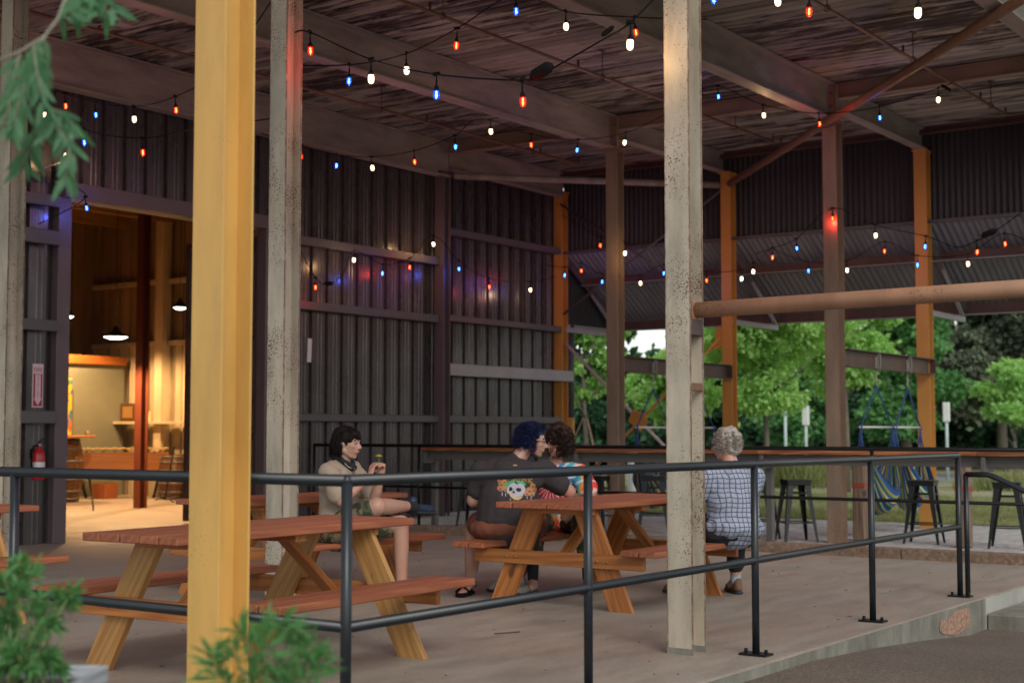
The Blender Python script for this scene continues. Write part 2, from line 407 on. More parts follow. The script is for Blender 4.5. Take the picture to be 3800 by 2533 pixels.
# the platform slab
fl = tag(ob('floor', box_me(60, 36, .6, M['floor'], 0), None, None, Matrix.Translation((13.45 - 30, 3.37 + 18, -.3))), kind='structure')
tag(ob('room_floor', box_me(5.0, 10.2, .6, M['floor'], 0), None, None, Matrix.Translation((13.452 + 2.5, 13.28 + 5.1, -.3))), kind='structure')
tag(ob('slab_edge', box_me(44, .012, .40, M['slab_side'], 0), None, None, Matrix.Translation((-11.3, 3.365, -.215))), kind='structure')
tag(ob('landing_edge', box_me(2.7, .012, .30, M['concrete_trim'], 0), None, None, Matrix.Translation((12.06, 3.365, -.165))), kind='structure')
tag(ob('step', box_me(3.0, 2.2, .30, M['slab_side'], .012), None, None, Matrix.Translation((12.22, 2.255, -.27))), kind='structure')
pm = bmesh.new()
pts = [(9.70, -.135), (9.72, -.06), (9.86, -.075), (10.02, -.035), (10.2, -.03), (10.33, -.045), (10.36, -.17), (10.02, -.2), (9.75, -.16)]
patch = mesh([(u, 3.354, z) for u, z in pts], [tuple(range(len(pts)))])
tag(ob('concrete_patch', patch, M['patch']), kind='structure')
# curb at the far edge of the slab
for k in range(8):
    v0 = -3.4 + k * 2.1
    if k == 0: curb = tag(thing('curb', 'low rust brown concrete curb under the far black railing', 'curb', (13.45, 4, 0)))
    box('curb_block', (13.47, v0 + 1.05, .03), (.16, 2.092, .14), M['curb'], curb, bev=.01)

# ================================================================== CEILING
ceil = tag(thing('ceiling', None, None, (12, 8, 5.5))); ceil['kind'] = 'structure'
random.seed(3)
pitch = .152
nb = int((19.85 - 4.6) / pitch)
for i in range(nb):
    u = 4.6 + pitch * (i + .5)
    cuts = [3.35, random.choice((6.98, 10.12)) if random.random() < .8 else 8.5, 13.35]
    for a, b in zip(cuts, cuts[1:]):
        o = ob('board', box_me(pitch - .014, round(b - a - .012, 3), .022, M['boards'], .003), None, ceil,
               Matrix.Translation((u, (a + b) / 2, 5.512 + random.uniform(-.006, .008))) @ Matrix.Rotation(random.uniform(-.035, .035), 4, 'Y'))
tag(ob('roof', box_me(16.4, 10.6, .12, M['bar_wood2'], 0), None, None, Matrix.Translation((11.9, 8.35, 5.62))), kind='structure')

# ================================================================== STEEL
def column(u, v, z0, z1, mat, label, axis='x', d=.156, b=.156, name='steel_column', grp=None, plate=True):
    t = thing(name, label, 'column', (u, v, z0), 0, grp)
    o = ob('column_shaft', prism_me(hpoly(d, b), 0, z1 - z0), mat, t, Matrix.Translation((u, v, z0)) @ Matrix.Rotation(0 if axis == 'x' else pi / 2, 4, 'Z'))
    if plate: box('cap_plate', (u, v, z1 - .012), (.3, .2, .022), mat, t)
    return t
ztop = 5.04
colA = column(3.70, 3.96, 0, ztop, M['yellow'], 'tall yellow painted steel column nearest the viewer, in front of the left railing')
colC = column(7.07, 3.86, 0, ztop, M['white_rust'], 'rust speckled white steel column standing beside the grey haired woman')
colB = column(7.07, 6.96, 0, ztop, M['white_rust'], 'rust speckled white steel column glowing red near its top, behind the front picnic table')
colJ = column(7.07, 10.04, 0, ztop, M['white_rust'], 'rusty pale steel column at the far left edge, beside the wall with the fire extinguisher')
colE = column(16.6, 6.98, -.16, ztop, M['beige_rust'], 'brown beige steel column behind the near railing with a red bulb glowing on it', d=.2, b=.18)
colF = column(16.6, 10.12, -.16, ztop, M['beige_rust'], 'brown beige steel column in the middle, between the couple and the white column', d=.19, b=.17)
colW = column(16.6, 13.1, -.16, ztop, M['mauve_steel'], 'dark mauve steel column against the ribbed metal wall', d=.17, b=.17)
colG = column(19.85, 10.06, -.16, 5.2, M['ochre'], 'ochre steel column behind the big white column, with a cross brace fixed to it', d=.17, b=.17)
colH = column(19.85, 7.0, -.16, 5.2, M['ochre'], 'ochre steel column next to the striped hammock chairs', d=.19, b=.18)
colI = column(19.85, 13.16, -.16, 5.2, M['ochre'], 'ochre steel column at the end of the ribbed metal wall', d=.17, b=.17)
colK = column(7.07, .76, -.1, ztop, M['white_rust'], 'rusty white steel column just outside the right edge, carrying the pink pipe')
# galvanised dirt ring at foot of column C
ob('base_sleeve', prism_me(hpoly(.160, .160, .0135, .0125), 0, .035), M['slab_side'], colC, Matrix.Translation((7.07, 3.86, 0)))
box('weld_bracket', (7.072, 3.79, 1.46), (.125, .02, .045), M['rust_pipe'], colC)
box('weld_bracket', (7.072, 3.79, 1.80), (.125, .02, .11), M['brown_channel'], colC)

def ibeam(u0, u1, v, zb, zt, mat, label, wf=.18, along='u', name='steel_beam', grp=None):
    t = thing(name, label, 'beam', ((u0 + u1) / 2, v, zb) if along == 'u' else (v, (u0 + u1) / 2, zb), 0, grp)
    h, L = zt - zb, u1 - u0
    me = prism_me(hpoly(h, wf, .017, .011), -L / 2, L / 2)
    if along == 'u':   # local z -> world u ; local x (depth) -> world z
        R = Matrix(((0, 0, 1), (0, 1, 0), (-1, 0, 0))).to_4x4(); c = ((u0 + u1) / 2, v, (zb + zt) / 2)
    else:
        R = Matrix(((0, -1, 0), (0, 0, 1), (-1, 0, 0))).to_4x4(); c = (v, (u0 + u1) / 2, (zb + zt) / 2)
    ob('beam_section', me, mat, t, Matrix.Translation(c) @ R)
    return t
bm_near = ibeam(3.0, 19.7, 3.87, 5.04, 5.49, M['pale_steel'], 'deep pale roof beam crossing the top right corner')
bm7 = ibeam(3.0, 16.7, 6.98, 5.04, 5.49, M['pale_steel'], 'deep pale roof beam running to the brown column with the red bulb')
bm10 = ibeam(3.0, 16.7, 10.12, 5.04, 5.49, M['pale_steel'], 'deep pale roof beam running to the middle brown column')
bm13 = ibeam(3.0, 16.7, 13.08, 4.98, 5.49, M['pale_steel'], 'deep pale roof beam above the ribbed metal wall')
ibeam(16.72, 19.8, 6.98, 5.2, 5.49, M['pale_steel'], 'short shallow roof beam ending on the ochre column by the hammock chairs', .15)
ibeam(16.72, 19.8, 10.12, 5.2, 5.49, M['pale_steel'], 'short shallow roof beam ending on the ochre column behind the white column', .15)
ibeam(16.72, 19.8, 13.08, 5.1, 5.49, M['pale_steel'], 'short shallow roof beam above the far end of the metal wall', .15)
for a, b, lab in ((3.96, 6.89, 'brown cross beam at the right, behind the long rusty brace'), (7.07, 10.03, 'brown cross beam between the two brown columns'), (10.21, 12.98, 'brown cross beam between the middle brown column and the metal wall')):
    ibeam(a, b, 16.6, 5.30, 5.49, M['brown_channel'] if 0 else M['beige_rust'], lab, .12, 'v')
ibeam(3.4, 13.1, 19.72, 5.40, 5.495, M['brown_channel'], 'dark brown edge beam along the top of the far corrugated wall', .10, 'v')
for v, lab in ((6.98, 'rail strip'),):
    pass
# gusset plates, rivets at the column heads
for col, (u, v) in ((colE, (16.6, 6.98)), (colF, (16.6, 10.12))):
    box('gusset_plate', (u - .115, v, 5.26), (.012, .2, .42), M['beige_rust'], col)
    for k in range(4): box('bolt', (u - .125, v + .05 * (-1) ** k, 5.12 + .08 * k), (.014, .028, .028), M['brown_channel'], col)
for x, (u, v), lab in (('a', (19.85, 10.0), ''),):
    pass
def brace(label, p, q, r, mat, name='brace_rod', cat='brace'):
    t = thing(name, label, cat, p); rod('brace_bar', p, q, r, mat, t, 14); return t
brace('long rusty diagonal pipe under the roof in the upper right', (19.7, 9.95, 5.0), (12.6, 3.5, 4.99), .052, M['rust_pipe'])
brace('pale horizontal diagonal pipe under the roof in the middle', (16.68, 12.95, 4.99), (19.72, 10.14, 5.0), .05, M['pale_steel'])
pc = thing('guard_pipe', 'thick rusty pink pipe running right from the white column', 'pipe', (7.07, 3.78, 1.886))
rod('pipe_bar', (7.065, 3.80, 1.886), (7.065, .85, 1.915), .0445, M['pink_rust'], pc, 24)
box('end_flange', (7.065, 3.785, 1.886), (.1, .012, .1), M['pink_rust'], pc)

# sprinkler pipes with hangers
def sprink(v, u0, u1, label, hangers):
    t = thing('sprinkler_pipe', label, 'pipe', (u0, v, 5.2))
    rod('pipe_run', (u0, v, 5.2), (u1, v, 5.2), .019, M['rust_pipe'], t, 10)
    for u in hangers:
        rod('hanger', (u, v, 5.21), (u, v, 5.49), .006, M['brown_channel'], t, 6)
        box('hanger_plate', (u, v, 5.494), (.12, .035, .012), M['brown_channel'], t)
        ob('hanger_ring', tube_me([(0, .03 * cos(a), .03 * sin(a)) for a in [k * pi / 5 for k in range(10)]], .006, 5, True), M['brown_channel'], t, Matrix.Translation((u, v, 5.2)))
    for u in [u0 + 1.3 + 2.6 * k for k in range(int((u1 - u0 - 1) / 2.6) + 1)] + [u1]:
        rod('sprinkler_head', (u, v, 5.2), (u, v, 5.29), .014, M['brown_channel'], t, 8)
    return t
sprink(8.45, 4.0, 18.05, 'rusty sprinkler pipe crossing the middle ceiling bay', (7.6, 10.7, 13.6, 16.9))
sprink(5.33, 5.5, 18.2, 'rusty sprinkler pipe crossing the right ceiling bay', (9.2, 12.6, 14.9, 17.6))
sprink(11.55, 5.2, 17.9, 'rusty sprinkler pipe crossing the left ceiling bay', (7.1, 10.6, 13.4, 16.7))
# wires on the near column
# ================================================================== LEFT METAL WALL  (v = 13.2)
def ribbed_me(W, H, dirx=1):
    """wall sheet in local XZ, facing -Y, ribs every .305 (grooves) with two small flutes"""
    prof = []; x = 0
    while x < W - 1e-3:
        for dx, dy in ((0, 0), (.10, 0), (.108, -.008), (.126, -.008), (.134, 0), (.165, 0), (.173, -.008), (.191, -.008), (.199, 0), (.236, 0), (.246, .040), (.292, .040), (.304, 0)):
            if x + dx <= W + 1e-4: prof.append((x + dx, dy))
        x += .305
    prof.append((W, 0)); V = []; F = []
    for (x, y) in prof: V += [(x, y, 0), (x, y, H)]
    for i in range(len(prof) - 1): F.append((2 * i, 2 * i + 2, 2 * i + 3, 2 * i + 1))
    return mesh(V, F)
def sine_me(W, H, pitch=.087, amp=.015):
    n = int(W / pitch) * 6; V, F = [], []
    for i in range(n + 1):
        x = W * i / n; y = amp * sin(2 * pi * x / pitch); V += [(x, y, 0), (x, y, H)]
    for i in range(n): F.append((2 * i, 2 * i + 2, 2 * i + 3, 2 * i + 1))
    return mesh(V, F, True)
wall = thing('metal_wall', 'dark mauve ribbed metal wall with horizontal girts along the left and back', 'wall', (13, 13.25, 0))
pan_cache = {}
def wall_panels(u0, u1, z0, z1, v=13.25, root=None, mat='wall_metal', nm='wall_panel'):
    W = .915; u = u0
    while u < u1 - .02:
        ww = min(W + .03, u1 - u); key = (round(ww, 3), round(z1 - z0, 3), mat)
        if key not in pan_cache:
            me = ribbed_me(ww, z1 - z0); me.materials.append(M[mat]); pan_cache[key] = me
        ob(nm, pan_cache[key], None, root or wall, Matrix.Translation((u, v + random.uniform(0, .003), z0)))
        u += W
wall_panels(5.6, 9.95, 0, 5.45)
wall_panels(9.95, 13.08, 3.95, 5.45)
wall_panels(13.08, 19.97, -.12, 5.5)
def girt(u0, u1, za, zb, mat='girt', dep=.075, v=13.16):
    """a channel: web plate with two lips"""
    g = box('girt', ((u0 + u1) / 2, v - dep + .004, (za + zb) / 2), (u1 - u0, .008, zb - za - .004), M[mat], wall, bev=0)
    box('girt_lip', ((u0 + u1) / 2, v - dep / 2, zb - .004), (u1 - u0, dep, .007), M[mat], g, bev=0)
    box('girt_lip', ((u0 + u1) / 2, v - dep / 2, za + .004), (u1 - u0, dep, .007), M[mat], g, bev=0)
for za, zb in ((3.66, 3.77), (2.81, 2.92), (1.35, 1.45)): girt(13.1, 16.5, za, zb)
for za, zb in ((4.14, 4.24), (2.85, 2.945), (1.35, 1.45)): girt(16.7, 19.75, za, zb)
girt(16.7, 20.05, 2.04, 2.22, 'girt_light', .12)
for za, zb in ((3.66, 3.78), (3.24, 3.40), (2.30, 2.42), (1.30, 1.44)): girt(6.2, 9.84, za, zb)
box('base_rail', (18.2, 13.12, -.02), (3.1, .12, .10), M['girt_light'], wall)
# door opening: jamb, header, lit edge trim
box('door_jamb', (9.955, 13.235, 1.9), (.17, .16, 3.8), M['mauve_steel'], wall, bev=.004)
box('door_jamb', (13.02, 13.16, 1.9), (.12, .16, 3.8), M['mauve_steel'], wall, bev=.004)
box('door_header', (11.5, 13.13, 3.875), (3.2, .10, .17), M['mauve_steel'], wall, bev=.004)
tag(ob('yard_sill', box_me(6.2, .4, .14, M['concrete_trim'], .01), None, None, Matrix.Translation((16.75, 13.2, -.085))), kind='structure')
paper = ob('paper_notice', box_me(.075, .004, .31, plain('white_paper', (.62, .62, .62), .8), 0), None, None, Matrix.Translation((13.765, 13.08, 2.275)) @ Matrix.Rotation(.04, 4, 'Y'))
tag(paper, 'blank white paper sheet taped to the metal wall beside the white column', 'notice')
# ================================================================== FAR END WALL AND AWNING (u = 19.9)
ew = thing('corrugated_wall', 'dark corrugated wall high above the awning at the far side', 'wall', (19.95, 8, 4.2))
for k in range(11):
    v0 = 3.4 + k * .89
    key = 'ew'
    if key not in CACHE:
        me = sine_me(.905, 1.30); me.materials.append(M['end_metal']); CACHE[key] = me
    ob('wall_panel', CACHE[key], None, ew, Matrix.Translation((19.98, v0 + .885, 4.19)) @ Matrix.Rotation(-pi / 2, 4, 'Z'))
stick('sill_angle', (19.985, 3.4, 4.185), (19.985, 13.2, 4.185), .16, .05, M['girt'], ew)
aw = thing('awning', 'corrugated metal awning sloping down outside the far openings', 'awning', (20.8, 8, 3.6))
p0, p1 = Vector((19.97, 0, 4.17)), Vector((21.75, 0, 3.10)); L = (p1 - p0).length; ang = math.atan2(p1.z - p0.z, p1.x - p0.x)
me = sine_me(.90, L, .10, .017); me.materials.append(M['awning_metal'])
for k in range(12):
    v0 = 2.75 + k * .872
    # local x -> world -v..., local z -> down slope
    X = Vector((0, 1, 0)); Zl = (p1 - p0).normalized(); Y = Zl.cross(X)
    m = Matrix((X, Y, Zl)).transposed().to_4x4(); m.translation = (p0.x, v0, p0.z)
    ob('awning_sheet', me, None, aw, m)
for u, dz, s in ((20.52, -.10, .14),):
    z = p0.z + (u - p0.x) * math.tan(ang) + dz
    stick('purlin', (u, 2.9, z), (u, 13.15, z), .05, s, M['brown_channel'], aw)
stick('purlin_lip', (20.46, 2.9, 3.68), (20.46, 13.15, 3.68), .09, .012, M['girt_light'], aw)
stick('eave_beam', (21.62, 2.9, 3.06), (21.62, 13.15, 3.06), .06, .15, M['brown_channel'], aw)
stick('eave_lip', (21.60, 2.9, 2.975), (21.60, 13.15, 2.975), .12, .012, M['girt_light'], aw)
for v in (3.9, 7.0, 10.06, 13.1):
    stick('bracket_arm', (19.92, v, 2.90), (21.55, v, 2.90), .06, .08, M['girt_light'], aw)
    stick('bracket_strut', (20.5, v, 3.72), (21.5, v, 2.96), .05, .05, M['girt_light'], aw)
    stick('rafter', (19.95, v, 4.05), (21.66, v, 3.03), .05, .10, M['mauve_steel'], aw)
# triangular end wall of the awning
ae = mesh([], []);
n = 18; V, F = [], []
for i in range(n * 4 + 1):
    u = 19.95 + 1.75 * i / (n * 4); y = 13.22 + .012 * sin(2 * pi * i / 4); zt = p0.z + (u - p0.x) * math.tan(ang)
    V += [(u, y, 2.96), (u, y, zt)]
for i in range(n * 4): F.append((2 * i, 2 * i + 2, 2 * i + 3, 2 * i + 1))
ob('awning_end_sheet', mesh(V, F, True), M['end_metal'], aw)
stick('end_trim', (19.95, 13.18, 2.97), (21.7, 13.18, 2.97), .05, .07, M['girt_light'], aw)
ob('roof_fascia', box_me(.05, 10.2, .24, M['brown_channel'], 0), None, aw, Matrix.Translation((20.02, 8.3, 5.42)))
# braces between the ochre columns
xb = thing('cross_brace', 'white and ochre cross brace with a gusset between two ochre columns', 'brace', (19.85, 11.6, 1.4))
g = (19.83, 11.67, 1.39)
rod('brace_bar', (19.85, 13.06, 2.66), (19.85, 10.15, 0.02), .027, M['white_pipe'], xb)
rod('brace_bar', (19.80, 10.12, 2.72), (19.80, 13.05, 0.12), .024, M['ochre'], xb)
ob('gusset', prism_me([(-.17, -.02), (-.1, .16), (.12, .1), (.19, -.04), (.05, -.19)], -.008, .008), M['ochre'], xb, Matrix.Translation((19.76, 11.64, 1.40)) @ Matrix.Rotation(-pi / 2, 4, 'Z') @ Matrix.Rotation(pi / 2, 4, 'X'))
ob('gusset', prism_me([(-.02, -.16), (.14, -.1), (.14, .2), (.02, .2)], -.008, .008), M['ochre'], xb, Matrix.Translation((19.80, 10.28, 2.62)) @ Matrix.Rotation(-pi / 2, 4, 'Z') @ Matrix.Rotation(pi / 2, 4, 'X'))
xb2 = thing('cross_brace', 'dark crossed rods in the shade above the awning beam', 'brace', (19.82, 11.6, 4))
rod('brace_bar', (19.80, 13.08, 3.15), (19.80, 10.1, 4.96), .02, M['girt'], xb2)
rod('brace_bar', (19.76, 13.1, 4.98), (19.76, 10.1, 3.06), .02, M['girt'], xb2)
dp = thing('downpipe', 'dark downpipe with a yellow lower half at the end of the metal wall', 'pipe', (20.15, 13.22, -.14))
rod('upper_pipe', (20.18, 13.18, 1.45), (20.18, 13.18, 3.0), .055, M['dark_grey_pipe'], dp)
rod('lower_pipe', (20.18, 13.18, -.14), (20.18, 13.18, 1.45), .06, M['yellow'], dp)
# channels carrying the hammock chairs
def channel(u0, u1, v, zb, zt, label):
    t = thing('channel_beam', label, 'beam', (u0, v, zb)); mat = M['brown_channel']
    w_ = box('channel_web', ((u0 + u1) / 2, v, (zb + zt) / 2), (u1 - u0, .012, zt - zb - .004), mat, t, bev=0)
    box('channel_flange', ((u0 + u1) / 2, v - .045, zt - .006), (u1 - u0, .09, .012), mat, t, bev=0)
    box('channel_flange', ((u0 + u1) / 2, v - .045, zb + .006), (u1 - u0, .09, .012), mat, t, bev=0)
    box('end_plate', (u1 - .01, v - .045, (zb + zt) / 2), (.012, .085, zt - zb - .03), mat, t, bev=0)
    return t
channel(16.7, 19.78, 10.06, 2.01, 2.23, 'dark brown steel channel behind the big white column, left of two')
channel(16.7, 19.82, 6.93, 2.01, 2.23, 'dark brown steel channel that the two striped hammock chairs hang from')
# ================================================================== RAILINGS
RR = .0205
def flange(root, u, v, z=0):
    b = box('base_plate', (u, v, z + .006), (.10, .16, .012), M['black_metal'], root)
    for s in (-1, 1): box('anchor_bolt', (u, v + s * .06, z + .022), (.018, .018, .024), M['black_metal'], b)
rl = thing('guard_railing', 'black pipe guard railing along the near platform edge, with a corner at the left', 'railing', (7.2, 3.52, 0))
v0 = 3.515; us = [3.90, 5.52, 7.218, 8.91, 10.62]
rod('top_rail', (3.90, v0, 1.037), (10.62, v0, 1.037), RR * 1.08, M['black_rail'], rl, 20)
rod('mid_rail', (3.90, v0, .512), (10.62, v0, .512), RR, M['black_rail'], rl, 20)
for u in us:
    rod('post', (u, v0, 0), (u, v0, 1.03), RR, M['black_rail'], rl, 20); flange(rl, u, v0)
rod('top_rail', (3.90, v0, 1.037), (3.90, 9.2, 1.037), RR * 1.08, M['black_rail'], rl, 20)
rod('mid_rail', (3.90, v0, .512), (3.90, 9.2, .512), RR, M['black_rail'], rl, 20)
for v in (5.47, 7.3, 9.2): rod('post', (3.90, v, 0), (3.90, v, 1.03), RR, M['black_rail'], rl, 20)
for p in ((3.9, v0, 1.037), (10.62, v0, 1.037)):
    ob('corner_ball', lathe_me([(0, -.024)] + [(.0235 * cos(a), .0235 * sin(a)) for a in [-pi / 3, 0, pi / 3]] + [(0, .024)], 16), M['black_rail'], rl, Matrix.Translation(p))
hr = thing('stair_handrail', 'black stepped handrail sloping down beside the last railing post at the right', 'handrail', (10.74, 3.5, 0))
tube('rail_bar', [(10.75, 3.50, .895), (10.75, 3.34, .895), (10.75, 3.30, .885), (10.76, 2.98, .735), (10.76, 2.93, .725), (10.76, 2.45, .725)], .021, M['black_rail'], hr, 14)
rod('post', (10.75, 3.50, 0), (10.75, 3.50, .90), .019, M['black_rail'], hr, 14)
rod('post', (10.76, 2.45, -.12), (10.76, 2.45, .73), .019, M['black_rail'], hr, 14)
fr = thing('guard_railing', 'far black railing standing on the brown curb in front of the bar counter', 'railing', (13.47, 6, .1))
uf = 13.47
rod('top_rail', (uf, -.2, 1.045), (uf, 12.7, 1.045), .021, M['black_metal'], fr, 12)
rod('mid_rail', (uf, -.2, .55), (uf, 12.7, .55), .017, M['black_metal'], fr, 12)
for v in (12.7, 10.98, 9.27, 7.4, 5.3, 3.2, 1.1): rod('post', (uf, v, .08), (uf, v, 1.04), .019, M['black_metal'], fr, 12)
# ================================================================== BAR COUNTER
bar = thing('bar_counter', 'long narrow wooden bar counter behind the far black railing', 'counter', (13.85, 6, 0))
for k in range(5):
    a = -.2 + k * 2.28
    stick('counter_plank', (13.78, a, 1.0), (13.78, a + 2.275, 1.0), .15, .036, M['bar_wood'], bar)
    stick('counter_plank', (13.935, a, 1.0), (13.935, a + 2.275, 1.0), .15, .036, M['bar_wood'], bar)
stick('apron', (13.80, -.2, .925), (13.80, 11.18, .925), .03, .105, M['bar_wood2'], bar)
for v in (11.1, 8.9, 6.6, 4.3, 2.0): box('bar_bracket', (13.84, v, .90), (.28, .04, .14), M['bar_wood2'], bar)
for v in (11.1, 6.6, 2.0): box('bar_leg', (13.93, v, .42), (.07, .07, 1.1), M['bar_wood2'], bar)
for (u, v, h, red) in ((17.1, 6.88, 1.06, True), (16.8, 5.50, 1.06, True)):
    t = thing('wooden_post', 'weathered wooden post with a red band, ' + ('left of the near post gap under the hammocks' if v > 6 else 'right of the last near railing post'), 'post', (u, v, -.14))
    stick('post_shaft', (u, v, -.14), (u, v, h - .14), .16, .16, M['brown_post'], t, up=(1, 0, 0), bev=.02)
    box('red_band', (u, v, .55), (.166, .166, .055), plain('red_band_paint', (.28, .05, .03)), t, bev=.02)

# ================================================================== STOOLS
def make_stool(label):
    t = thing('bar_stool', label, 'stool', (0, 0, 0), 0, 'black metal stools in the gravel yard')
    B = M['black_metal']
    ob('seat', box_me(.31, .31, .022, B, .008), None, t, Matrix.Translation((0, 0, .755)), False)
    ob('seat_rim', box_me(.30, .30, .05, B, .006), None, t, Matrix.Translation((0, 0, .722)), False)
    for sx in (-1, 1):
        for sy in (-1, 1):
            # tapered folded-sheet leg, wide at the top
            a, b = .140, .215; wt, wb = .075, .026; V = []
            for (r, z, w_) in ((a, .72, wt), (b, 0, wb)):
                V += [(sx * r, sy * r, z), (sx * (r - w_), sy * r, z), (sx * (r - w_), sy * (r - .006), z), (sx * (r - .006), sy * (r - .006), z), (sx * (r - .006), sy * (r - w_), z), (sx * r, sy * (r - w_), z)]
            F = [(i, (i + 1) % 6, 6 + (i + 1) % 6, 6 + i) for i in range(6)] + [(0, 5, 4, 3, 2, 1), (6, 7, 8, 9, 10, 11)]
            me = mesh(V, F); me.materials.append(B); ob('leg', me, None, t, Matrix.Identity(4), False)
    for z, r in ((.24, .185), (.60, .145)):
        for k in range(4):
            a = k * pi / 2
            p = Vector((r, -r, z)); q = Vector((r, r, z)); R = Matrix.Rotation(a, 3, 'Z')
            stick('crossbar', R @ p, R @ q, .006, .016, B, t, world=False)
    return t
stool_spots = [(16.6, 12.5, .3, 'black metal stool by the metal wall, left of the couple'), (16.4, 10.3, .1, 'black metal stool partly behind the middle brown column'),
    (16.9, 9.72, .5, 'black metal stool seen behind the centre table and water bottle'), (16.62, 8.02, .2, 'black metal stool right behind the grey haired woman, left of a touching pair'),
    (16.55, 7.50, .75, 'black metal stool to the right in a pair between woman and brown column'), (17.2, 6.12, .15, 'black metal stool in front of the ochre column and striped hammocks'),
    (17.1, 5.08, .2, 'black metal stool at the far right edge of the picture')]
st0 = None
for (u, v, a, lab) in stool_spots:
    s = make_stool(lab) if st0 is None else copy_tree(st0)
    st0 = st0 or s
    s.matrix_basis = Matrix.Translation((u, v, -.14)) @ Matrix.Rotation(a, 4, 'Z'); s['label'] = lab

# ================================================================== PICNIC TABLES
def picnic(u, v, rz, zt, W, L, fb, fx, legm, planks, label, end=1):
    t = thing('picnic_table', label, 'picnic table', (u, v, 0), rz, 'orange stained picnic tables')
    T, S = M['stain_top'], M['stain_wood']; th = .040
    y = W / 2
    for i, pw in enumerate(planks):
        stick('tabletop_plank', (-L / 2 + random.uniform(-.004, .004), y - pw / 2, zt - th / 2), (L / 2, y - pw / 2, zt - th / 2), pw - .009, th, T, t, world=False, bev=.005); y -= pw
    zb = .425; Lb = L - .27
    for s in (-1, 1):
        for k in (0, 1):
            yy = s * (.635 + .141 * k)
            stick('bench_plank', (-Lb / 2, yy, zb - th / 2), (Lb / 2, yy, zb - th / 2), .132, th, T, t, world=False, bev=.005)
    for s in (-1, 1):
        x = s * fx
        # splayed legs with ends cut level
        for q in (-1, 1):
            yf, yt, w_ = q * fb, q * (W / 2 - .16), .088; zt2 = zt - th
            V = []
            for xx in (x - .019, x + .019): V += [(xx, yf - w_, 0), (xx, yf + w_, 0), (xx, yt + w_, zt2), (xx, yt - w_, zt2)]
            # shear-free local frame so the grain follows the leg
            c = Vector((x, (yf + yt) / 2, zt2 / 2)); d = Vector((0, yt - yf, zt2)).normalized(); R = Matrix((d, Vector((1, 0, 0)), d.cross(Vector((1, 0, 0))))).transposed().to_4x4(); R.translation = c
            Ri = R.inverted(); me = mesh([Ri @ Vector(p) for p in V], [(0, 1, 2, 3), (4, 7, 6, 5), (0, 4, 5, 1), (1, 5, 6, 2), (2, 6, 7, 3), (3, 7, 4, 0)])
            me.materials.append(legm); ob('leg', me, None, t, R, False)
        stick('top_cleat', (x + s * .04, -W / 2 + .06, zt - th - .022), (x + s * .04, W / 2 - .10, zt - th - .022), .038, .042, S, t, world=False)
        bmo = stick('seat_support', (x + s * .040, -.70, zb - th - .05), (x + s * .040, .70, zb - th - .05), .038, .095, S, t, world=False)
        for yb in (-.42, -.34, .34, .42):
            me = CACHE.get('bolt')
            if me is None:
                me = lathe_me([(0, .008), (.007, .006), (.010, 0), (.010, -.004)], 8); me.materials.append(M['brass']); CACHE['bolt'] = me
            ob('bolt', me, None, t, Matrix.Translation((x + s * .0595, yb, zb - th - .05)) @ Matrix.Rotation(s * pi / 2, 4, 'Y'), False)
        stick('diagonal_brace', (x - s * .02, 0, zb - th - .06), (s * .17, 0, zt - th - .03), .085, .038, S, t, world=False)
    stick('centre_cleat', (.0, -W / 2 + .05, zt - th - .02), (0, W / 2 - .05, zt - th - .02), .085, .038, S, t, world=False)
    return t
picnic(5.447, 5.515, .042, .724, .665, 1.82, .56, .595, M['raw_leg'], [.133] * 5, 'front picnic table with pale yellow wooden legs behind the yellow column')
picnic(9.02, 5.567, 0, .727, .722, 1.82, .50, .64, M['stain_wood'], [.14, .288, .294], 'centre picnic table with all orange legs where the couple and woman sit')
picnic(8.07, 7.78, 0, .724, .70, 1.82, .55, .60, M['stain_wood'], [.14] * 5, 'picnic table behind the crossed legged youth, mostly hidden')
picnic(5.1, 8.50, 0, .724, .70, 1.82, .55, .60, M['raw_leg'], [.14] * 5, 'picnic table cut off by the left edge of the picture')

# ================================================================== SMALL THINGS
def bottle(c, label, z=0):
    t = thing('water_bottle', label, 'bottle', c)
    s = N('clear_plastic'); s.fin((.75, .82, .86), .08); s.b.inputs['Transmission Weight'].default_value = .85; s.b.inputs['IOR'].default_value = 1.2
    ob('bottle_body', lathe_me([(0, 0), (.030, .0), (.033, .01), (.031, .03), (.033, .045), (.030, .06), (.033, .08), (.033, .135), (.026, .165), (.014, .19), (.013, .205), (0, .205)], 16), s.m, t, Matrix.Identity(4), False)
    lb = ob('bottle_label', lathe_me([(.0342, .085), (.0342, .13)], 16), plain('blue_label', (.03, .08, .30), .4), t, Matrix.Identity(4), False)
    ob('bottle_cap', lathe_me([(0, .222), (.013, .222), (.0145, .203), (.0145, .2)], 12), plain('bottle_cap', (.7, .7, .72), .4), t, Matrix.Identity(4), False)
bottle((9.80, 5.32, .727), 'clear water bottle with blue label standing on the centre table by the column')
bottle((8.93, 6.12, .425), 'clear water bottle with blue label standing on the bench between the couple')
tw = thing('twig', 'thin dark twig lying on the bare floor before the centre table', 'twig', (7.5, 4.7, .004))
rod('stick', (7.04, 5.15, .005), (7.19, 5.07, .006), .0035, M['brown_channel'], tw, 5)

def text_me(txt, size, extrude=0.0):
    c = bpy.data.curves.new('t', 'FONT'); c.body = txt; c.size = size; c.align_x = 'CENTER'; c.align_y = 'CENTER'; c.extrude = extrude; c.resolution_u = 2
    o = bpy.data.objects.new('t', c); COL.objects.link(o); bpy.context.view_layer.update()
    me = bpy.data.meshes.new_from_object(o.evaluated_get(bpy.context.evaluated_depsgraph_get()))
    bpy.data.objects.remove(o); me.materials.clear(); return me
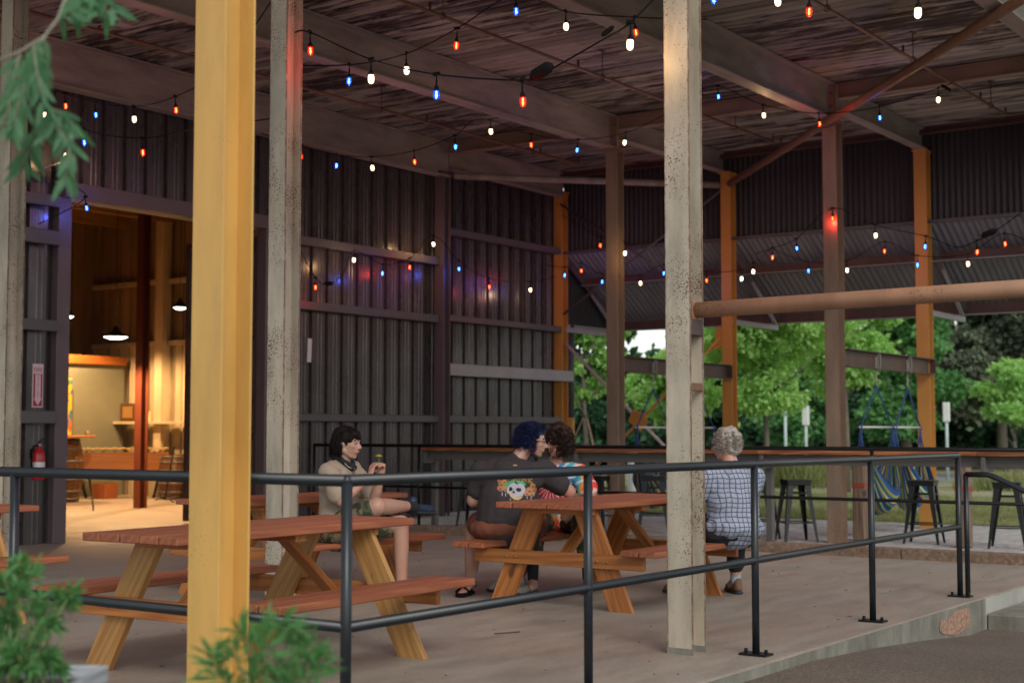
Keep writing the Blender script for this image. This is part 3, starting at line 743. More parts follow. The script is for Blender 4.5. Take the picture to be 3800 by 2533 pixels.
# fire extinguisher sign, on the wall left of the door (faces -v)
sg = thing('fire_sign', 'narrow white and red fire extinguisher sign with a down arrow on the left wall', 'sign', (9.585, 13.1, 1.47))
su, sv = 9.585, 13.085
FR = Matrix.Rotation(pi / 2, 4, 'X')     # text plane XY -> world XZ facing -v
red = plain('sign_red', (.33, .015, .04), .5); wht = plain('sign_white', (.66, .50, .56), .5)
box('sign_panel', (su, sv, 1.705), (.135, .004, .465), wht, sg, bev=0)
fm = ob('red_field', prism_me([(-.055, -.22), (.055, -.22), (.055, .125), (-.055, .125)], 0, .002), red, sg, Matrix.Translation((su, sv - .003, 1.705)) @ FR)
ob('arrow', prism_me([(-.034, .118), (.034, .118), (.034, -.135), (.05, -.135), (0, -.21), (-.05, -.135), (-.034, -.135)], 0, .002), wht, sg, Matrix.Translation((su, sv - .0052, 1.705)) @ FR)
ob('word_fire', text_me('FIRE', .062), red, sg, Matrix.Translation((su, sv - .0035, 1.873)) @ FR)
for i, ch in enumerate('EXTINGUISHER'):
    ob('letter', text_me(ch, .030), red, sg, Matrix.Translation((su, sv - .0078, 1.805 - i * .0205)) @ FR)
fe = thing('fire_extinguisher', 'red fire extinguisher with a white band hanging left of the door', 'fire extinguisher', (9.575, 13.03, .70))
rr_ = plain('extinguisher_red', (.42, .012, .02), .3)
C0 = Matrix.Translation((9.575, 13.03, .70))
ob('cylinder', lathe_me([(0, 0), (.062, 0), (.068, .015), (.068, .26), (.058, .30), (.03, .335), (.022, .345), (.022, .36), (0, .36)], 20), rr_, fe, C0)
ob('white_band', lathe_me([(.0688, .135), (.0688, .19)], 20), plain('band_white', (.7, .7, .7)), fe, C0)
ob('valve', box_me(.045, .035, .03, M['girt_light'], .004), None, fe, C0 @ Matrix.Translation((0, 0, .37)))
stick('handle', (9.56, 13.03, 1.09), (9.66, 13.03, 1.10), .02, .01, M['black_metal'], fe)
stick('lever', (9.57, 13.03, 1.10), (9.65, 13.03, 1.145), .02, .008, M['black_metal'], fe)
tube('hose', [(9.56, 13.02, 1.07), (9.50, 13.01, 1.06), (9.465, 13.0, .98), (9.468, 13.0, .85), (9.50, 13.0, .78)], .011, M['black_rubber'], fe)
box('wall_bracket', (9.575, 13.11, .98), (.05, .09, .1), M['black_metal'], fe)
eb = thing('speaker_box', 'small black box with a pale cable above the left wall girt', 'speaker', (9.86, 13.05, 3.96))
box('case', (9.80, 13.02, 4.02), (.20, .14, .14), M['black_metal'], eb)
tube('pale_cable', [(9.45, 13.05, 3.98), (9.62, 13.0, 4.08), (9.78, 12.98, 4.14), (9.98, 13.05, 4.13)], .006, M['girt_light'], eb)
cl = thing('conduit', 'thin pale conduit with a junction box under the upper left ceiling', 'conduit', (8.7, 10.3, 5.3))
box('junction_box', (8.62, 10.62, 5.02), (.14, .12, .06), M['pale_steel'], cl)
tube('conduit_pipe', [(8.1, 12.6, 5.05), (8.5, 11.0, 5.03), (8.62, 10.68, 5.02)], .009, M['pale_steel'], cl)
tube('conduit_pipe', [(8.62, 10.56, 5.02), (8.75, 10.3, 5.12), (8.9, 10.15, 5.3)], .009, M['pale_steel'], cl)

# ================================================================== WARM ROOM BEHIND THE DOOR
room = tag(thing('room_shell', None, None, (15, 18, 0))); room['kind'] = 'structure'
def rpanel(p, W, H, rot, mat):
    key = ('rp', round(W, 3), round(H, 3), mat)
    if key not in CACHE:
        m_ = ribbed_me(W, H); m_.materials.append(M[mat]); CACHE[key] = m_
    ob('wall_panel', CACHE[key], None, room, Matrix.Translation(p) @ Matrix.Rotation(rot, 4, 'Z'))
for k in range(11):       # wall u = 19.9, seen face -u
    v1 = 23.4 - k * .915
    rpanel((18.34, v1, 0), .915, 2.88, -pi / 2, 'room_metal'); rpanel((18.36, v1, 2.88), .915, 2.7, -pi / 2, 'room_shaded')  # upper sheets get the colour with the shade put in
for k in range(12): rpanel((9.0 + k * .915, 23.3, 0), .915, 5.6, 0, 'room_shaded')
box('room_side', (8.95, 18.4, 2.75), (.08, 10.2, 5.5), M['room_shaded'], room)
box('room_roof', (14.4, 18.4, 5.58), (11.2, 10.4, .08), M['room_shaded'], room)
wood_beam = wood('amber_roof_timber', (0.30, .15, .05), (.42, .23, .08), .6)
for k in range(7): stick('roof_joist', (9, 14.2 + 1.35 * k, 5.3), (18.3, 14.2 + 1.35 * k, 5.3), .10, .30, wood_beam, room)
stick('roof_girder', (14.6, 13.4, 5.0), (14.6, 23.2, 5.0), .16, .3, wood_beam, room)
stick('door_head_trim', (9.95, 13.30, 3.80), (12.95, 13.30, 3.80), .18, .02, M['room_metal'], room)
for v in (16.4, 21.08): box('wall_post', (18.2, v, 2.7), (.22, .2, 5.4), M['room_metal'], room)
for z in (2.88, 4.05): stick('wall_girt', (18.27, 13.4, z), (18.27, 23.2, z), .1, .09, M['room_metal'], room)
rc = column(15.3, 18.2, 0, 5.2, M['red_steel'], 'red brown steel column standing inside the warm lit room', d=.15, b=.15, plate=False)
# partition, header, painting
pt = thing('partition', 'grey green partition panel with an orange header inside the room', 'partition', (17.5, 22.2, 0))
box('panel', (15.9, 22.2, 1.24), (4.6, .08, 2.48), plain('sage_paint', (.20, .21, .16), .7), pt)
box('header_board', (15.9, 22.16, 2.56), (4.6, .10, .16), plain('orange_header', (.40, .12, .025), .5), pt)
def mk_art():
    s = N('abstract_painting'); co = s.co((1, 1, 1), rnd=False)
    v = s.n('TexVoronoi'); v.inputs['Scale'].default_value = 9; s.l(co, v.inputs['Vector'])
    sp = s.n('SeparateColor'); s.l(v.outputs['Color'], sp.inputs[0])
    c = s.ramp(sp.outputs[0], (0, (.75, .42, .03)), (.3, (.70, .16, .04)), (.5, (.05, .20, .30)), (.65, (.12, .22, .05)), (.8, (.8, .5, .05)), (.93, (.02, .02, .02)), interp='CONSTANT')
    return s.fin(c, .5)
art = thing('painting', 'tall abstract orange yellow and blue painting leaning against the partition', 'painting', (16.4, 22.0, 1.0))
box('canvas', (16.42, 22.08, 1.62), (1.0, .03, 1.16), mk_art(), art)
# barrel with round table top
def barrel(c, label, r=.33, h=1.03, top=True):
    t = thing('barrel', label, 'barrel', c); n = 20
    for k in range(n):
        a0, a1 = 2 * pi * k / n, 2 * pi * (k + .94) / n; V = []
        for z in np.linspace(0, 1, 7):
            rr = r * (.80 + .20 * sin(pi * z)); V += [(rr * cos(a0), rr * sin(a0), h * z), (rr * cos(a1), rr * sin(a1), h * z)]
        ob('stave', mesh(V, [(2 * i, 2 * i + 1, 2 * i + 3, 2 * i + 2) for i in range(6)]), M['barrel_wood'], t, Matrix.Identity(4), False)
    for z in (.05, .17, .36, .64, .83, .95):
        rr = r * (.80 + .20 * sin(pi * z)) + .004
        ob('hoop', lathe_me([(rr - .004, h * z - .02), (rr, h * z - .02), (rr, h * z + .02), (rr - .004, h * z + .02)], 24), M['girt'], t, Matrix.Identity(4), False)
    ob('head', lathe_me([(0, h - .02), (r * .8, h - .02)], 20), M['barrel_wood'], t, Matrix.Identity(4), False)
    if top: ob('table_top', lathe_me([(0, h + .05), (r * 1.45, h + .05), (r * 1.47, h + .03), (r * 1.45, h + .01), (0, h + .01)], 28), M['stain_wood'], t, Matrix.Identity(4), False)
barrel((15.80, 20.9, 0), 'old oak barrel with a round wooden top, beside the doorway edge', .40, 1.10)
barrel((17.6, 20.0, 0), 'small oak barrel standing partly behind the red column', .30, .8, False)
cu = thing('cup', 'small pale cup standing on the barrel table top', 'cup', (16.12, 20.6, 1.15)); ob('cup_body', lathe_me([(0, 0), (.03, 0), (.036, .08), (.03, .08)], 12), M['girt_light'], cu, Matrix.Identity(4), False)
mb = thing('marimba', 'wooden marimba with pale bars on a folding stand inside the room', 'marimba', (17.35, 21.2, 0), radians(-35))
box('side_panel', (0, -.2, .66), (1.7, .03, .36), M['marimba_wood'], mb, world=False)
box('side_panel', (0, .2, .66), (1.7, .03, .36), M['marimba_wood'], mb, world=False)
for k in range(22): box('tone_bar', (-.80 + .077 * k, 0, .90 + .01 * (k % 2)), (.055, .46, .022), plain('tone_bar_wood', (.62, .42, .18), .35) if k == 0 else bpy.data.materials['tone_bar_wood'], mb, world=False)
for sx in (-.7, .7):
    for q in (-1, 1): stick('leg', (sx - .12 * q, -.2 * q, .0), (sx + .12 * q, .2 * q, .85), .035, .05, M['black_metal'], mb, world=False)
for k in range(8): rod('resonator', (-.7 + k * .2, 0, .86), (-.7 + k * .2, 0, .42 + .03 * k), .028, M['brown_channel'], mb, 8, world=False)
cr = thing('crate', 'bright orange crate on the room floor under the marimba', 'crate', (17.05, 21.25, 0), .2)
for s in (-1, 1):
    box('side', (s * .17, 0, .14), (.015, .30, .28), plain('orange_plastic', (.30, .09, .03), .5) if s < 0 else bpy.data.materials['orange_plastic'], cr, world=False)
    box('end', (0, s * .145, .14), (.33, .015, .28), bpy.data.materials['orange_plastic'], cr, world=False)
box('bottom', (0, 0, .012), (.33, .28, .02), bpy.data.materials['orange_plastic'], cr, world=False)
tk = thing('folding_stand', 'dark folding stand leaning on one leg before the barrel', 'stand', (14.6, 18.7, 0))
stick('leg', (14.35, 18.15, 0), (14.75, 18.75, .52), .02, .02, M['black_metal'], tk); stick('leg', (14.95, 18.9, 0), (14.6, 18.6, .52), .02, .02, M['black_metal'], tk)
stick('cross_arm', (14.25, 18.75, .50), (14.95, 18.7, .50), .02, .02, M['black_metal'], tk)
ms = thing('music_stand', 'thin black stand with crossed feet near the open door leaf', 'stand', (16.85, 19.4, 0))
stick('pole', (16.85, 19.4, .05), (17.0, 19.35, .95), .02, .02, M['black_metal'], ms)
stick('foot', (16.6, 19.35, .05), (17.15, 19.45, .12), .02, .02, M['black_metal'], ms); stick('foot', (16.8, 19.1, .0), (16.9, 19.6, .15), .02, .02, M['black_metal'], ms)
sh = thing('wall_shelf', 'narrow pale shelf along the lit wall of the room', 'shelf', (18.1, 20, 1.38))
stick('shelf_board', (18.10, 17.2, 1.38), (18.10, 22.30, 1.38), .3, .05, M['room_metal'], sh)
pf = thing('picture_frame', 'dark leaning picture frame on the shelf beside the red column', 'frame', (18.1, 21.9, 1.4))
stick('frame_board', (18.10, 21.70, 1.58), (18.10, 22.12, 1.58), .03, .34, M['barrel_wood'], pf); stick('frame_picture', (18.08, 21.77, 1.58), (18.08, 22.05, 1.58), .012, .22, plain('amber_print', (.25, .14, .04)), pf)
fg = thing('card', 'small portrait card propped on the shelf by the lit post', 'card', (18.1, 21.3, 1.4))
stick('card_board', (18.06, 21.22, 1.50), (18.06, 21.42, 1.50), .01, .18, plain('card_cream', (.65, .55, .30)), fg); ob('portrait', lathe_me([(0, .002), (.055, .002)], 14), plain('portrait_tone', (.45, .18, .08)), fg, Matrix.Translation((18.048, 21.32, 1.56)) @ Matrix.Rotation(-pi / 2, 4, 'Y'))
# door leaf swung inwards, with cross bracing
dl = thing('door_leaf', 'braced steel door leaf swung open into the warm room', 'door', (13.03, 13.3, 0))
a, b = Vector((13.03, 13.28, 0)), Vector((13.10, 14.66, 0)); zt = 3.72
frm = M['brown_channel']
for p in (a, b): stick('stile', p + Z * .03, p + Z * zt, .07, .06, frm, dl, up=(1, 0, 0))
for z in (.06, 1.27, 1.55, 2.5, zt - .03): stick('crossrail', a + Z * z, b + Z * z, .05, .05, frm, dl)
for z0, z1 in ((.06, 1.27), (1.55, 2.5), (2.5, zt)):
    stick('diagonal', a + Z * z0, b + Z * z1, .03, .03, frm, dl); stick('diagonal', a + Z * z1, b + Z * z0, .03, .03, frm, dl)
stick('skin', (a + b) / 2 * 1 + Vector((.05, -.68, zt / 2)), (a + b) / 2 + Vector((.05, .68, zt / 2)), .012, zt - .06, M['mauve_steel'], dl)
# lamps
def pendant(c, label, r=.19, ztop=5.2):
    t = thing('pendant_lamp', label, 'lamp', c, 0, 'lit pendant lamps inside the room')
    ob('shade', lathe_me([(.03, .16), (.045, .12), (.08, .085), (r, .012), (r, 0), (r - .008, .004), (.07, .07), (.0, .09)], 24), M['black_metal'], t, Matrix.Identity(4), False)
    ob('diffuser', lathe_me([(0, -.035), (r * .5, -.03), (r * .93, 0.0), (r * .93, .006)], 24), M['lamp_glow'], t, Matrix.Identity(4), False)
    rod('cord', (0, 0, .16), (0, 0, ztop - c[2]), .006, M['black_metal'], t, 6, world=False)
    L = bpy.data.lights.new('lamp', 'SPOT'); L.energy = 430; L.color = (1, .57, .24); L.spot_size = radians(152); L.spot_blend = .35; L.shadow_soft_size = .04
    o = bpy.data.objects.new('lamp_light', L); COL.objects.link(o); o.parent = t; o.location = (0, 0, -.13)
pendant((14.38, 17.73, 2.66), 'lit pendant lamp with a dark shade, left of the red column')
pendant((16.5, 21.7, 3.30), 'lit pendant lamp partly hidden by the doorway edge', .12)
pendant((17.0, 19.25, 3.37), 'lit pendant lamp beside the lit wall post, right of red column', .12)

# ================================================================== HAMMOCK CHAIRS
def mk_hammock():
    s = N('striped_hammock_cloth'); uv = s.tc.outputs['UV']; sp = s.n('SeparateXYZ'); s.l(uv, sp.inputs[0])
    x = s.math('FRACT', s.math('MULTIPLY', sp.outputs[0], 4.5))
    c = s.ramp(x, (0, (.015, .07, .22)), (.30, (.42, .44, .06)), (.42, (.03, .16, .35)), (.58, (.55, .33, .04)), (.72, (.02, .05, .16)), (.86, (.16, .28, .06)), interp='CONSTANT')
    return s.fin(c, .85)
M['hammock'] = mk_hammock(); M['blue_rope'] = plain('blue_rope', (.03, .07, .22), .8, var=.4, scale=60)
M['rope'] = plain('pale_rope', (.38, .37, .34), .9, var=.5, scale=80)
def hammock(cx, cv, zapex, wbar, phi, label, seed, zbeam=2.05, zbar=1.27, depth=.62, drop=1.0):
    """chair hung at (cx,cv); spreader bar runs along direction phi"""
    t = thing('hammock_chair', label, 'hammock chair', (cx, cv, zapex), 0, 'striped hammock chairs hanging over the yard')
    rnd = random.Random(seed); d = Vector((cos(phi), sin(phi), 0)); n_ = Vector((-sin(phi), cos(phi), 0)); C = Vector((cx, cv, 0))
    tube('hanging_rope', [C + Z * (zbeam + .12)] + [C + Z * (zbeam - (zbeam - zapex) * k / 6) + Vector((.006 * (-1) ** k, 0, 0)) for k in range(7)], .012, M['rope'], t, 6)
    ob('rope_loop', tube_me([(.0, .02 * cos(a), .122 * sin(a)) for a in [k * pi / 6 for k in range(12)]], .006, 6, True), M['rope'], t, Matrix.Translation((cx, cv - .045, zbeam + .06)))
    A, B = C - d * wbar / 2 + Z * zbar, C + d * wbar / 2 + Z * zbar
    rod('spreader_bar', A - d * .03, B + d * .03, .015, M['white_pipe'], t, 10)
    for P in (A, B):
        tube('blue_cord', [C + Z * zapex, P], .011, M['blue_rope'], t, 6)
        ob('knot', lathe_me([(0, -.035), (.024, -.02), (.028, 0), (.024, .02), (0, .035)], 8), M['blue_rope'], t, Matrix.Translation(P))
        for s in (-1, 0, 1): tube('blue_strap', [P, P - Z * .16 + n_ * .015 * s, P - Z * .34 + n_ * .05 * s], .011, M['blue_rope'], t, 6)
    ns, ntt = 28, 60; V, F, UV = [], [], []
    for i in range(ns + 1):
        s = i / ns; env = sin(pi * s) ** .75
        for j in range(ntt + 1):
            q = j / ntt * 2 - 1
            fold = sin(q * 26 + seed) * .022 * (1 - .5 * env) + sin(q * 9 + s * 3 + seed) * .02
            sag = drop * (1 - abs(2 * s - 1) ** 2.4) * (1 - .42 * q * q) * .8
            pos = C + d * ((s - .5) * (wbar + .05 * env) * .80) + n_ * (q * depth / 2 * (.10 + .9 * env)) + Z * (zbar - .32 - sag) + (n_ + d) * fold
            V.append(pos - Vector((cx, cv, zapex)))
    for i in range(ns):
        for j in range(ntt): a_ = i * (ntt + 1) + j; F.append((a_, a_ + 1, a_ + ntt + 2, a_ + ntt + 1))
    me = mesh(V, F, True); uvl = me.uv_layers.new(name='UVMap')
    for lp in me.loops:
        k = lp.vertex_index; uvl.data[lp.index].uv = ((k % (ntt + 1)) / ntt, (k // (ntt + 1)) / ns)
    ob('cloth_seat', me, M['hammock'], t, Matrix.Identity(4), False)
hammock(17.72, 6.90, 1.80, 1.0, radians(-2), 'striped blue and yellow hammock chair, nearer the brown column', 2)
hammock(18.85, 6.90, 1.80, 1.15, radians(4), 'striped blue and yellow hammock chair, nearer the ochre column', 5)
hammock(17.45, 10.03, 1.80, .8, radians(-5), 'striped hammock chair mostly hidden by the big white column, left one', 8)
hammock(18.75, 10.03, 1.80, .8, radians(-8), 'hammock chair seen just above the grey haired woman', 11)

# ================================================================== STRING LIGHTS
def bulb_me(k):
    key = 'bulb' + k
    if key in CACHE: return CACHE[key]
    g = lathe_me([(.011, .032), (.017, .024), (.0195, .010), (.0195, -.010), (.016, -.024), (.008, -.031), (0, -.033)], 14)
    c = lathe_me([(0, .022), (.0065, .016), (.004, .004), (.0075, -.006), (.0055, -.018), (0, -.022)], 8)
    bm = bmesh.new(); bm.from_mesh(g); n0 = len(bm.faces); bm.from_mesh(c); bm.faces.ensure_lookup_table()
    for f in bm.faces[n0:]: f.material_index = 1
    me = bpy.data.meshes.new(key); bm.to_mesh(me); bm.free()
    for f in me.polygons: f.use_smooth = True
    me.materials.append(BULB[k]['glass']); me.materials.append(BULB[k]['core']); CACHE[key] = me; return me
def socket_me():
    if 'sock' not in CACHE:
        me = lathe_me([(0, .095), (.006, .09), (.006, .06), (.012, .05), (.0165, .04), (.0175, .026), (.0, .026)], 10); me.materials.append(M['black_rubber']); CACHE['sock'] = me
    return CACHE['sock']
def string(label, nodes, anchors0=None, anchors1=None, sag=.0, plugs=()):
    """nodes: ((u,v,z) of bulb centre, colour) or a bare (u,v,z) cable point"""
    first = nodes[0][0] if isinstance(nodes[0][1], str) else nodes[0]
    t = thing('string_lights', label, 'string lights', first, 0, 'strings of coloured party lights')
    cable = []
    for nd in nodes:
        if isinstance(nd[1], str): cable.append((Vector(nd[0]) + Z * .125, nd[1]))
        else: cable.append((Vector(nd), None))
    pts = []
    P = [c[0] for c in cable]
    for i in range(len(P) - 1):
        a_ = P[max(i - 1, 0)]; b_ = P[i]; c_ = P[i + 1]; d_ = P[min(i + 2, len(P) - 1)]
        for k in range(6):
            s = k / 6
            q = .5 * ((2 * b_) + (-a_ + c_) * s + (2 * a_ - 5 * b_ + 4 * c_ - d_) * s * s + (-a_ + 3 * b_ - 3 * c_ + d_) * s ** 3)
            pts.append(q)
    pts.append(P[-1])
    tube('cable', pts, .0055, M['black_rubber'], t, 6)
    rnd = random.Random(len(nodes))
    for nd in nodes:
        if not isinstance(nd[1], str): continue
        c, k = Vector(nd[0]), nd[1]
        R = Matrix.Rotation(rnd.uniform(-.14, .14), 4, 'X') @ Matrix.Rotation(rnd.uniform(-.14, .14), 4, 'Y')
        mx = Matrix.Translation(c + Z * .09) @ R @ Matrix.Translation((0, 0, -.09))
        s = ob('socket', socket_me(), None, t, mx)
        b_ = ob('bulb', bulb_me(k), None, s, mx); b_['label'] = 'lit %s bulb' % BULB[k]['word']
        rod('lead', c + Z * .085, c + Z * .127, .004, M['black_rubber'], t, 6)
        ob('cable_clip', box_me(.05, .016, .022, M['black_rubber'], .003), None, t, Matrix.Translation(c + Z * .128) @ Matrix.Rotation(rnd.uniform(0, 3), 4, 'Z'))
        L = bpy.data.lights.new('bulb_light', 'POINT'); L.energy = BULB[k]['e']; L.color = BULB[k]['light']; L.shadow_soft_size = .02
        o = bpy.data.objects.new('bulb_light', L); COL.objects.link(o); o.parent = t; o.matrix_basis = wm(t).inverted() @ Matrix.Translation(c - Z * .05)
    for (c, dirn, L_, r) in plugs:
        m_, _ = frame(Vector(c) - Vector(dirn) * L_ / 2, Vector(c) + Vector(dirn) * L_ / 2)
        ob('transformer_plug', lathe_me([(0, -L_ / 2), (r * .4, -L_ / 2), (r, -L_ * .33), (r, L_ * .33), (r * .4, L_ / 2), (0, L_ / 2)], 12), M['black_rubber'], t, m_ @ Matrix.Rotation(pi / 2, 4, 'Y'))
    return t
string('string of bulbs between the two tall white columns, with a black plug',
    [(7.05, 6.86, 3.95), ((7.02, 6.69, 3.79), 'R'), ((6.96, 6.09, 3.5), 'W'), ((6.89, 5.49, 3.3), 'B'), ((6.79, 4.77, 3.14), 'R'), (6.80, 4.62, 3.29), (6.82, 4.25, 3.42), ((6.82, 4.05, 3.37), 'W'), (6.95, 3.84, 3.75)],
    plugs=[((6.80, 4.64, 3.30), Vector((0, -1, .35)).normalized(), .16, .036), ((6.82, 4.20, 3.47), Vector((0, -1, .5)).normalized(), .09, .014)])
string('string of bulbs crossing the middle of the ceiling behind the reddened column',
    [(7.6, 7.6, 3.95), ((7.85, 7.08, 3.8), 'B'), ((8.17, 6.8, 3.91), 'W'), ((8.39, 6.49, 4.1), 'R'), ((8.73, 6.19, 4.39), 'B'), ((9.37, 6.16, 4.41), 'W'), ((10.03, 5.92, 4.48), 'R'), (10.6, 5.55, 4.66)])
string('string of four bulbs along the left beam, behind the hanging leaves',
    [(9.1, 12.5, 4.75), ((9.09, 12.06, 4.51), 'R'), ((9.14, 11.64, 4.37), 'B'), ((9.1, 11.01, 4.24), 'W'), ((8.79, 10.06, 4.15), 'R'), (8.3, 8.9, 4.28), (7.2, 7.05, 4.45)])
string('string of bulbs sagging low across the left wall to the yellow column',
    [(9.1, 12.9, 4.80), ((9.09, 12.4, 4.46), 'W'), ((8.31, 10.74, 3.85), 'B'), ((8.09, 9.67, 3.6), 'R'), ((8.37, 9.27, 3.69), 'W'), (8.9, 8.8, 3.95), (10.2, 9.9, 4.45)])
string('long string of nine bulbs under the pale beams toward the middle brown column',
    [(10.9, 11.1, 4.42), ((11.28, 10.87, 4.2), 'R'), ((11.73, 10.76, 4.16), 'B'), ((12.11, 10.58, 4.17), 'W'), ((12.23, 10.06, 4.2), 'R'), ((12.34, 9.57, 4.33), 'B'), (12.42, 9.42, 4.60), ((12.56, 9.25, 4.5), 'W'), ((13.4, 9.29, 4.49), 'R'), ((14.3, 9.23, 4.57), 'B'), ((15.14, 9.07, 4.78), 'W'), (15.1, 8.5, 5.05), (15.08, 7.95, 5.3)])
string('string of five bulbs passing the right brown column under the long brace',
    [(15.0, 8.1, 5.2), ((15.09, 7.77, 5.17), 'B'), ((15.22, 7.25, 4.9), 'W'), ((15.6, 6.72, 4.8), 'R'), ((15.43, 5.92, 4.74), 'B'), ((14.83, 5.04, 4.71), 'W'), (14.7, 4.85, 4.84)],
    plugs=[((14.72, 4.92, 4.80), Vector((.2, -.7, -.5)).normalized(), .12, .02)])
string('string of bulbs cut by the top edge at the upper right',
    [(7.2, 4.0, 4.25), ((8.08, 4.17, 3.96), 'B'), ((8.03, 3.73, 3.86), 'W'), ((7.96, 3.48, 3.73), 'R'), ((7.65, 2.7, 3.52), 'W'), (7.5, 2.2, 3.75)])
string('string of bulbs sagging in front of the ribbed metal wall',
    [(13.3, 12.9, 3.66), ((13.62, 12.85, 3.08), 'R'), (13.85, 12.85, 3.14), (14.15, 12.85, 3.30), ((14.37, 12.85, 3.51), 'W'), ((14.96, 12.85, 3.38), 'B'), ((15.54, 12.85, 3.52), 'R'), (15.9, 12.85, 3.95), ((16.05, 12.85, 3.9), 'W'), (16.3, 12.85, 3.95), ((16.66, 12.85, 3.6), 'B'), ((17.42, 12.85, 3.4), 'R'), ((18.51, 12.85, 3.44), 'W'), (19.3, 12.9, 3.72)],
    plugs=[((13.87, 12.85, 3.15), Vector((1, 0, .1)), .16, .03)])
string('far string of bulbs between the corner ochre column and middle ochre column',
    [(18.7, 12.7, 3.84), ((18.8, 12.39, 3.67), 'B'), ((19.2, 12.34, 3.77), 'R'), ((19.57, 12.18, 3.62), 'B'), ((19.05, 11.17, 3.49), 'W'), ((18.83, 10.62, 3.59), 'B'), ((18.76, 9.87, 3.43), 'R'), ((18.6, 9.22, 3.4), 'W'), ((18.52, 9.0, 3.48), 'W'), (17.67, 8.3, 3.68)])
string('short string with a red and a white bulb beside the middle brown column',
    [(19.5, 12.9, 4.75), ((18.28, 11.4, 4.01), 'R'), (17.2, 10.4, 3.95), ((16.35, 9.8, 3.58), 'W'), (16.5, 9.6, 3.72)])
string('string of bulbs peaking at the right brown column and falling to the right edge',
    [(18.0, 8.7, 3.66), ((17.67, 8.3, 3.55), 'R'), ((17.2, 7.74, 3.58), 'B'), ((16.46, 6.93, 3.81), 'R'), ((16.74, 6.5, 3.6), 'W'), ((16.7, 5.86, 3.41), 'B'), (16.1, 5.3, 3.30), ((15.65, 4.92, 3.17), 'R'), (15.6, 4.75, 3.35), (15.5, 4.3, 3.6)],
    plugs=[((15.62, 4.78, 3.36), Vector((.1, -1, .35)).normalized(), .17, .036)])
string('lowest right string of bulbs in front of the awning sheets',
    [(17.67, 8.3, 3.66), ((18.22, 8.03, 3.4), 'B'), ((18.53, 7.6, 3.41), 'W'), ((18.74, 7.14, 3.66), 'R'), ((18.89, 6.75, 3.46), 'B'), ((17.99, 5.78, 3.32), 'W'), ((17.45, 5.16, 3.47), 'R'), (17.2, 4.6, 3.3)])
string('string end with a blue and a white bulb dangling at the left door post',
    [(9.8, 12.95, 4.75), ((9.8, 12.95, 4.21), 'W'), (9.82, 12.93, 3.95), ((10.02, 12.9, 3.66), 'B'), (9.7, 12.95, 3.55), (9.45, 12.95, 3.42)])
# ================================================================== PEOPLE
def capsule(bm, p, q, r1, r2, flat=1.0, up=(0, 0, 1), seg=14):
    """tapered capsule from p to q; flat scales the cross-section along `up`-ish direction"""
    m, L = frame(p, q, up); n = 5; prof = []
    for i in range(n + 1):
        a = -pi / 2 + (pi / 2) * i / n; prof.append((r1 * cos(a), -L / 2 + r1 * sin(a)))
    for i in range(n + 1):
        a = (pi / 2) * i / n; prof.append((r2 * cos(a), L / 2 + r2 * sin(a)))
    rings = []
    for r, x in prof:
        if r < 1e-4: rings.append([bm.verts.new(m @ Vector((x, 0, 0)))])
        else: rings.append([bm.verts.new(m @ Vector((x, r * cos(2 * pi * k / seg), flat * r * sin(2 * pi * k / seg)))) for k in range(seg)])
    for A, B in zip(rings, rings[1:]):
        for k in range(seg):
            vs = []
            for v in (A[k % len(A)], A[(k + 1) % len(A)], B[(k + 1) % len(B)], B[k % len(B)]):
                if v not in vs: vs.append(v)
            if len(vs) > 2: bm.faces.new(vs)
def ellip(bm, c, r, rot=None, sub=16):
    m = Matrix.Translation(c) @ (rot.to_4x4() if rot else Matrix.Identity(4)) @ Matrix.Diagonal((*r, 1))
    bmesh.ops.create_uvsphere(bm, u_segments=sub, v_segments=sub // 2 + 2, radius=1, matrix=m)
def blob(name, prims, voxel, mat, parent, smooth=4, disp=0.0, dscale=8):
    """union of shapes as ONE continuous smooth surface (in the parent's frame)"""
    bm = bmesh.new()
    for p in prims:
        if p[0] == 'c': capsule(bm, *p[1:])
        else: ellip(bm, *p[1:])
    bmesh.ops.recalc_face_normals(bm, faces=bm.faces)
    me = bpy.data.meshes.new(name); bm.to_mesh(me); bm.free()
    o = bpy.data.objects.new(name, me); COL.objects.link(o)
    md = o.modifiers.new('r', 'REMESH'); md.mode = 'VOXEL'; md.voxel_size = voxel; md.use_smooth_shade = True
    if smooth:
        sm = o.modifiers.new('s', 'SMOOTH'); sm.iterations = smooth; sm.factor = .6
    bpy.context.view_layer.update()
    m2 = bpy.data.meshes.new_from_object(o.evaluated_get(bpy.context.evaluated_depsgraph_get()))
    bpy.data.objects.remove(o); bpy.data.meshes.remove(me)
    if disp:
        nn = [v.normal.copy() for v in m2.vertices]
        for v, n_ in zip(m2.vertices, nn):
            f = noise.noise(v.co * dscale) + .5 * noise.noise(v.co * dscale * 2.3); v.co += n_ * disp * f
    m2.materials.clear(); m2.materials.append(mat)
    for p in m2.polygons: p.use_smooth = True
    return ob(name, m2, None, parent, Matrix.Identity(4), False)
def V3(*a): return Vector(a)
def limb(a, b, r1, r2, **k): return ('c', a, b, r1, r2)
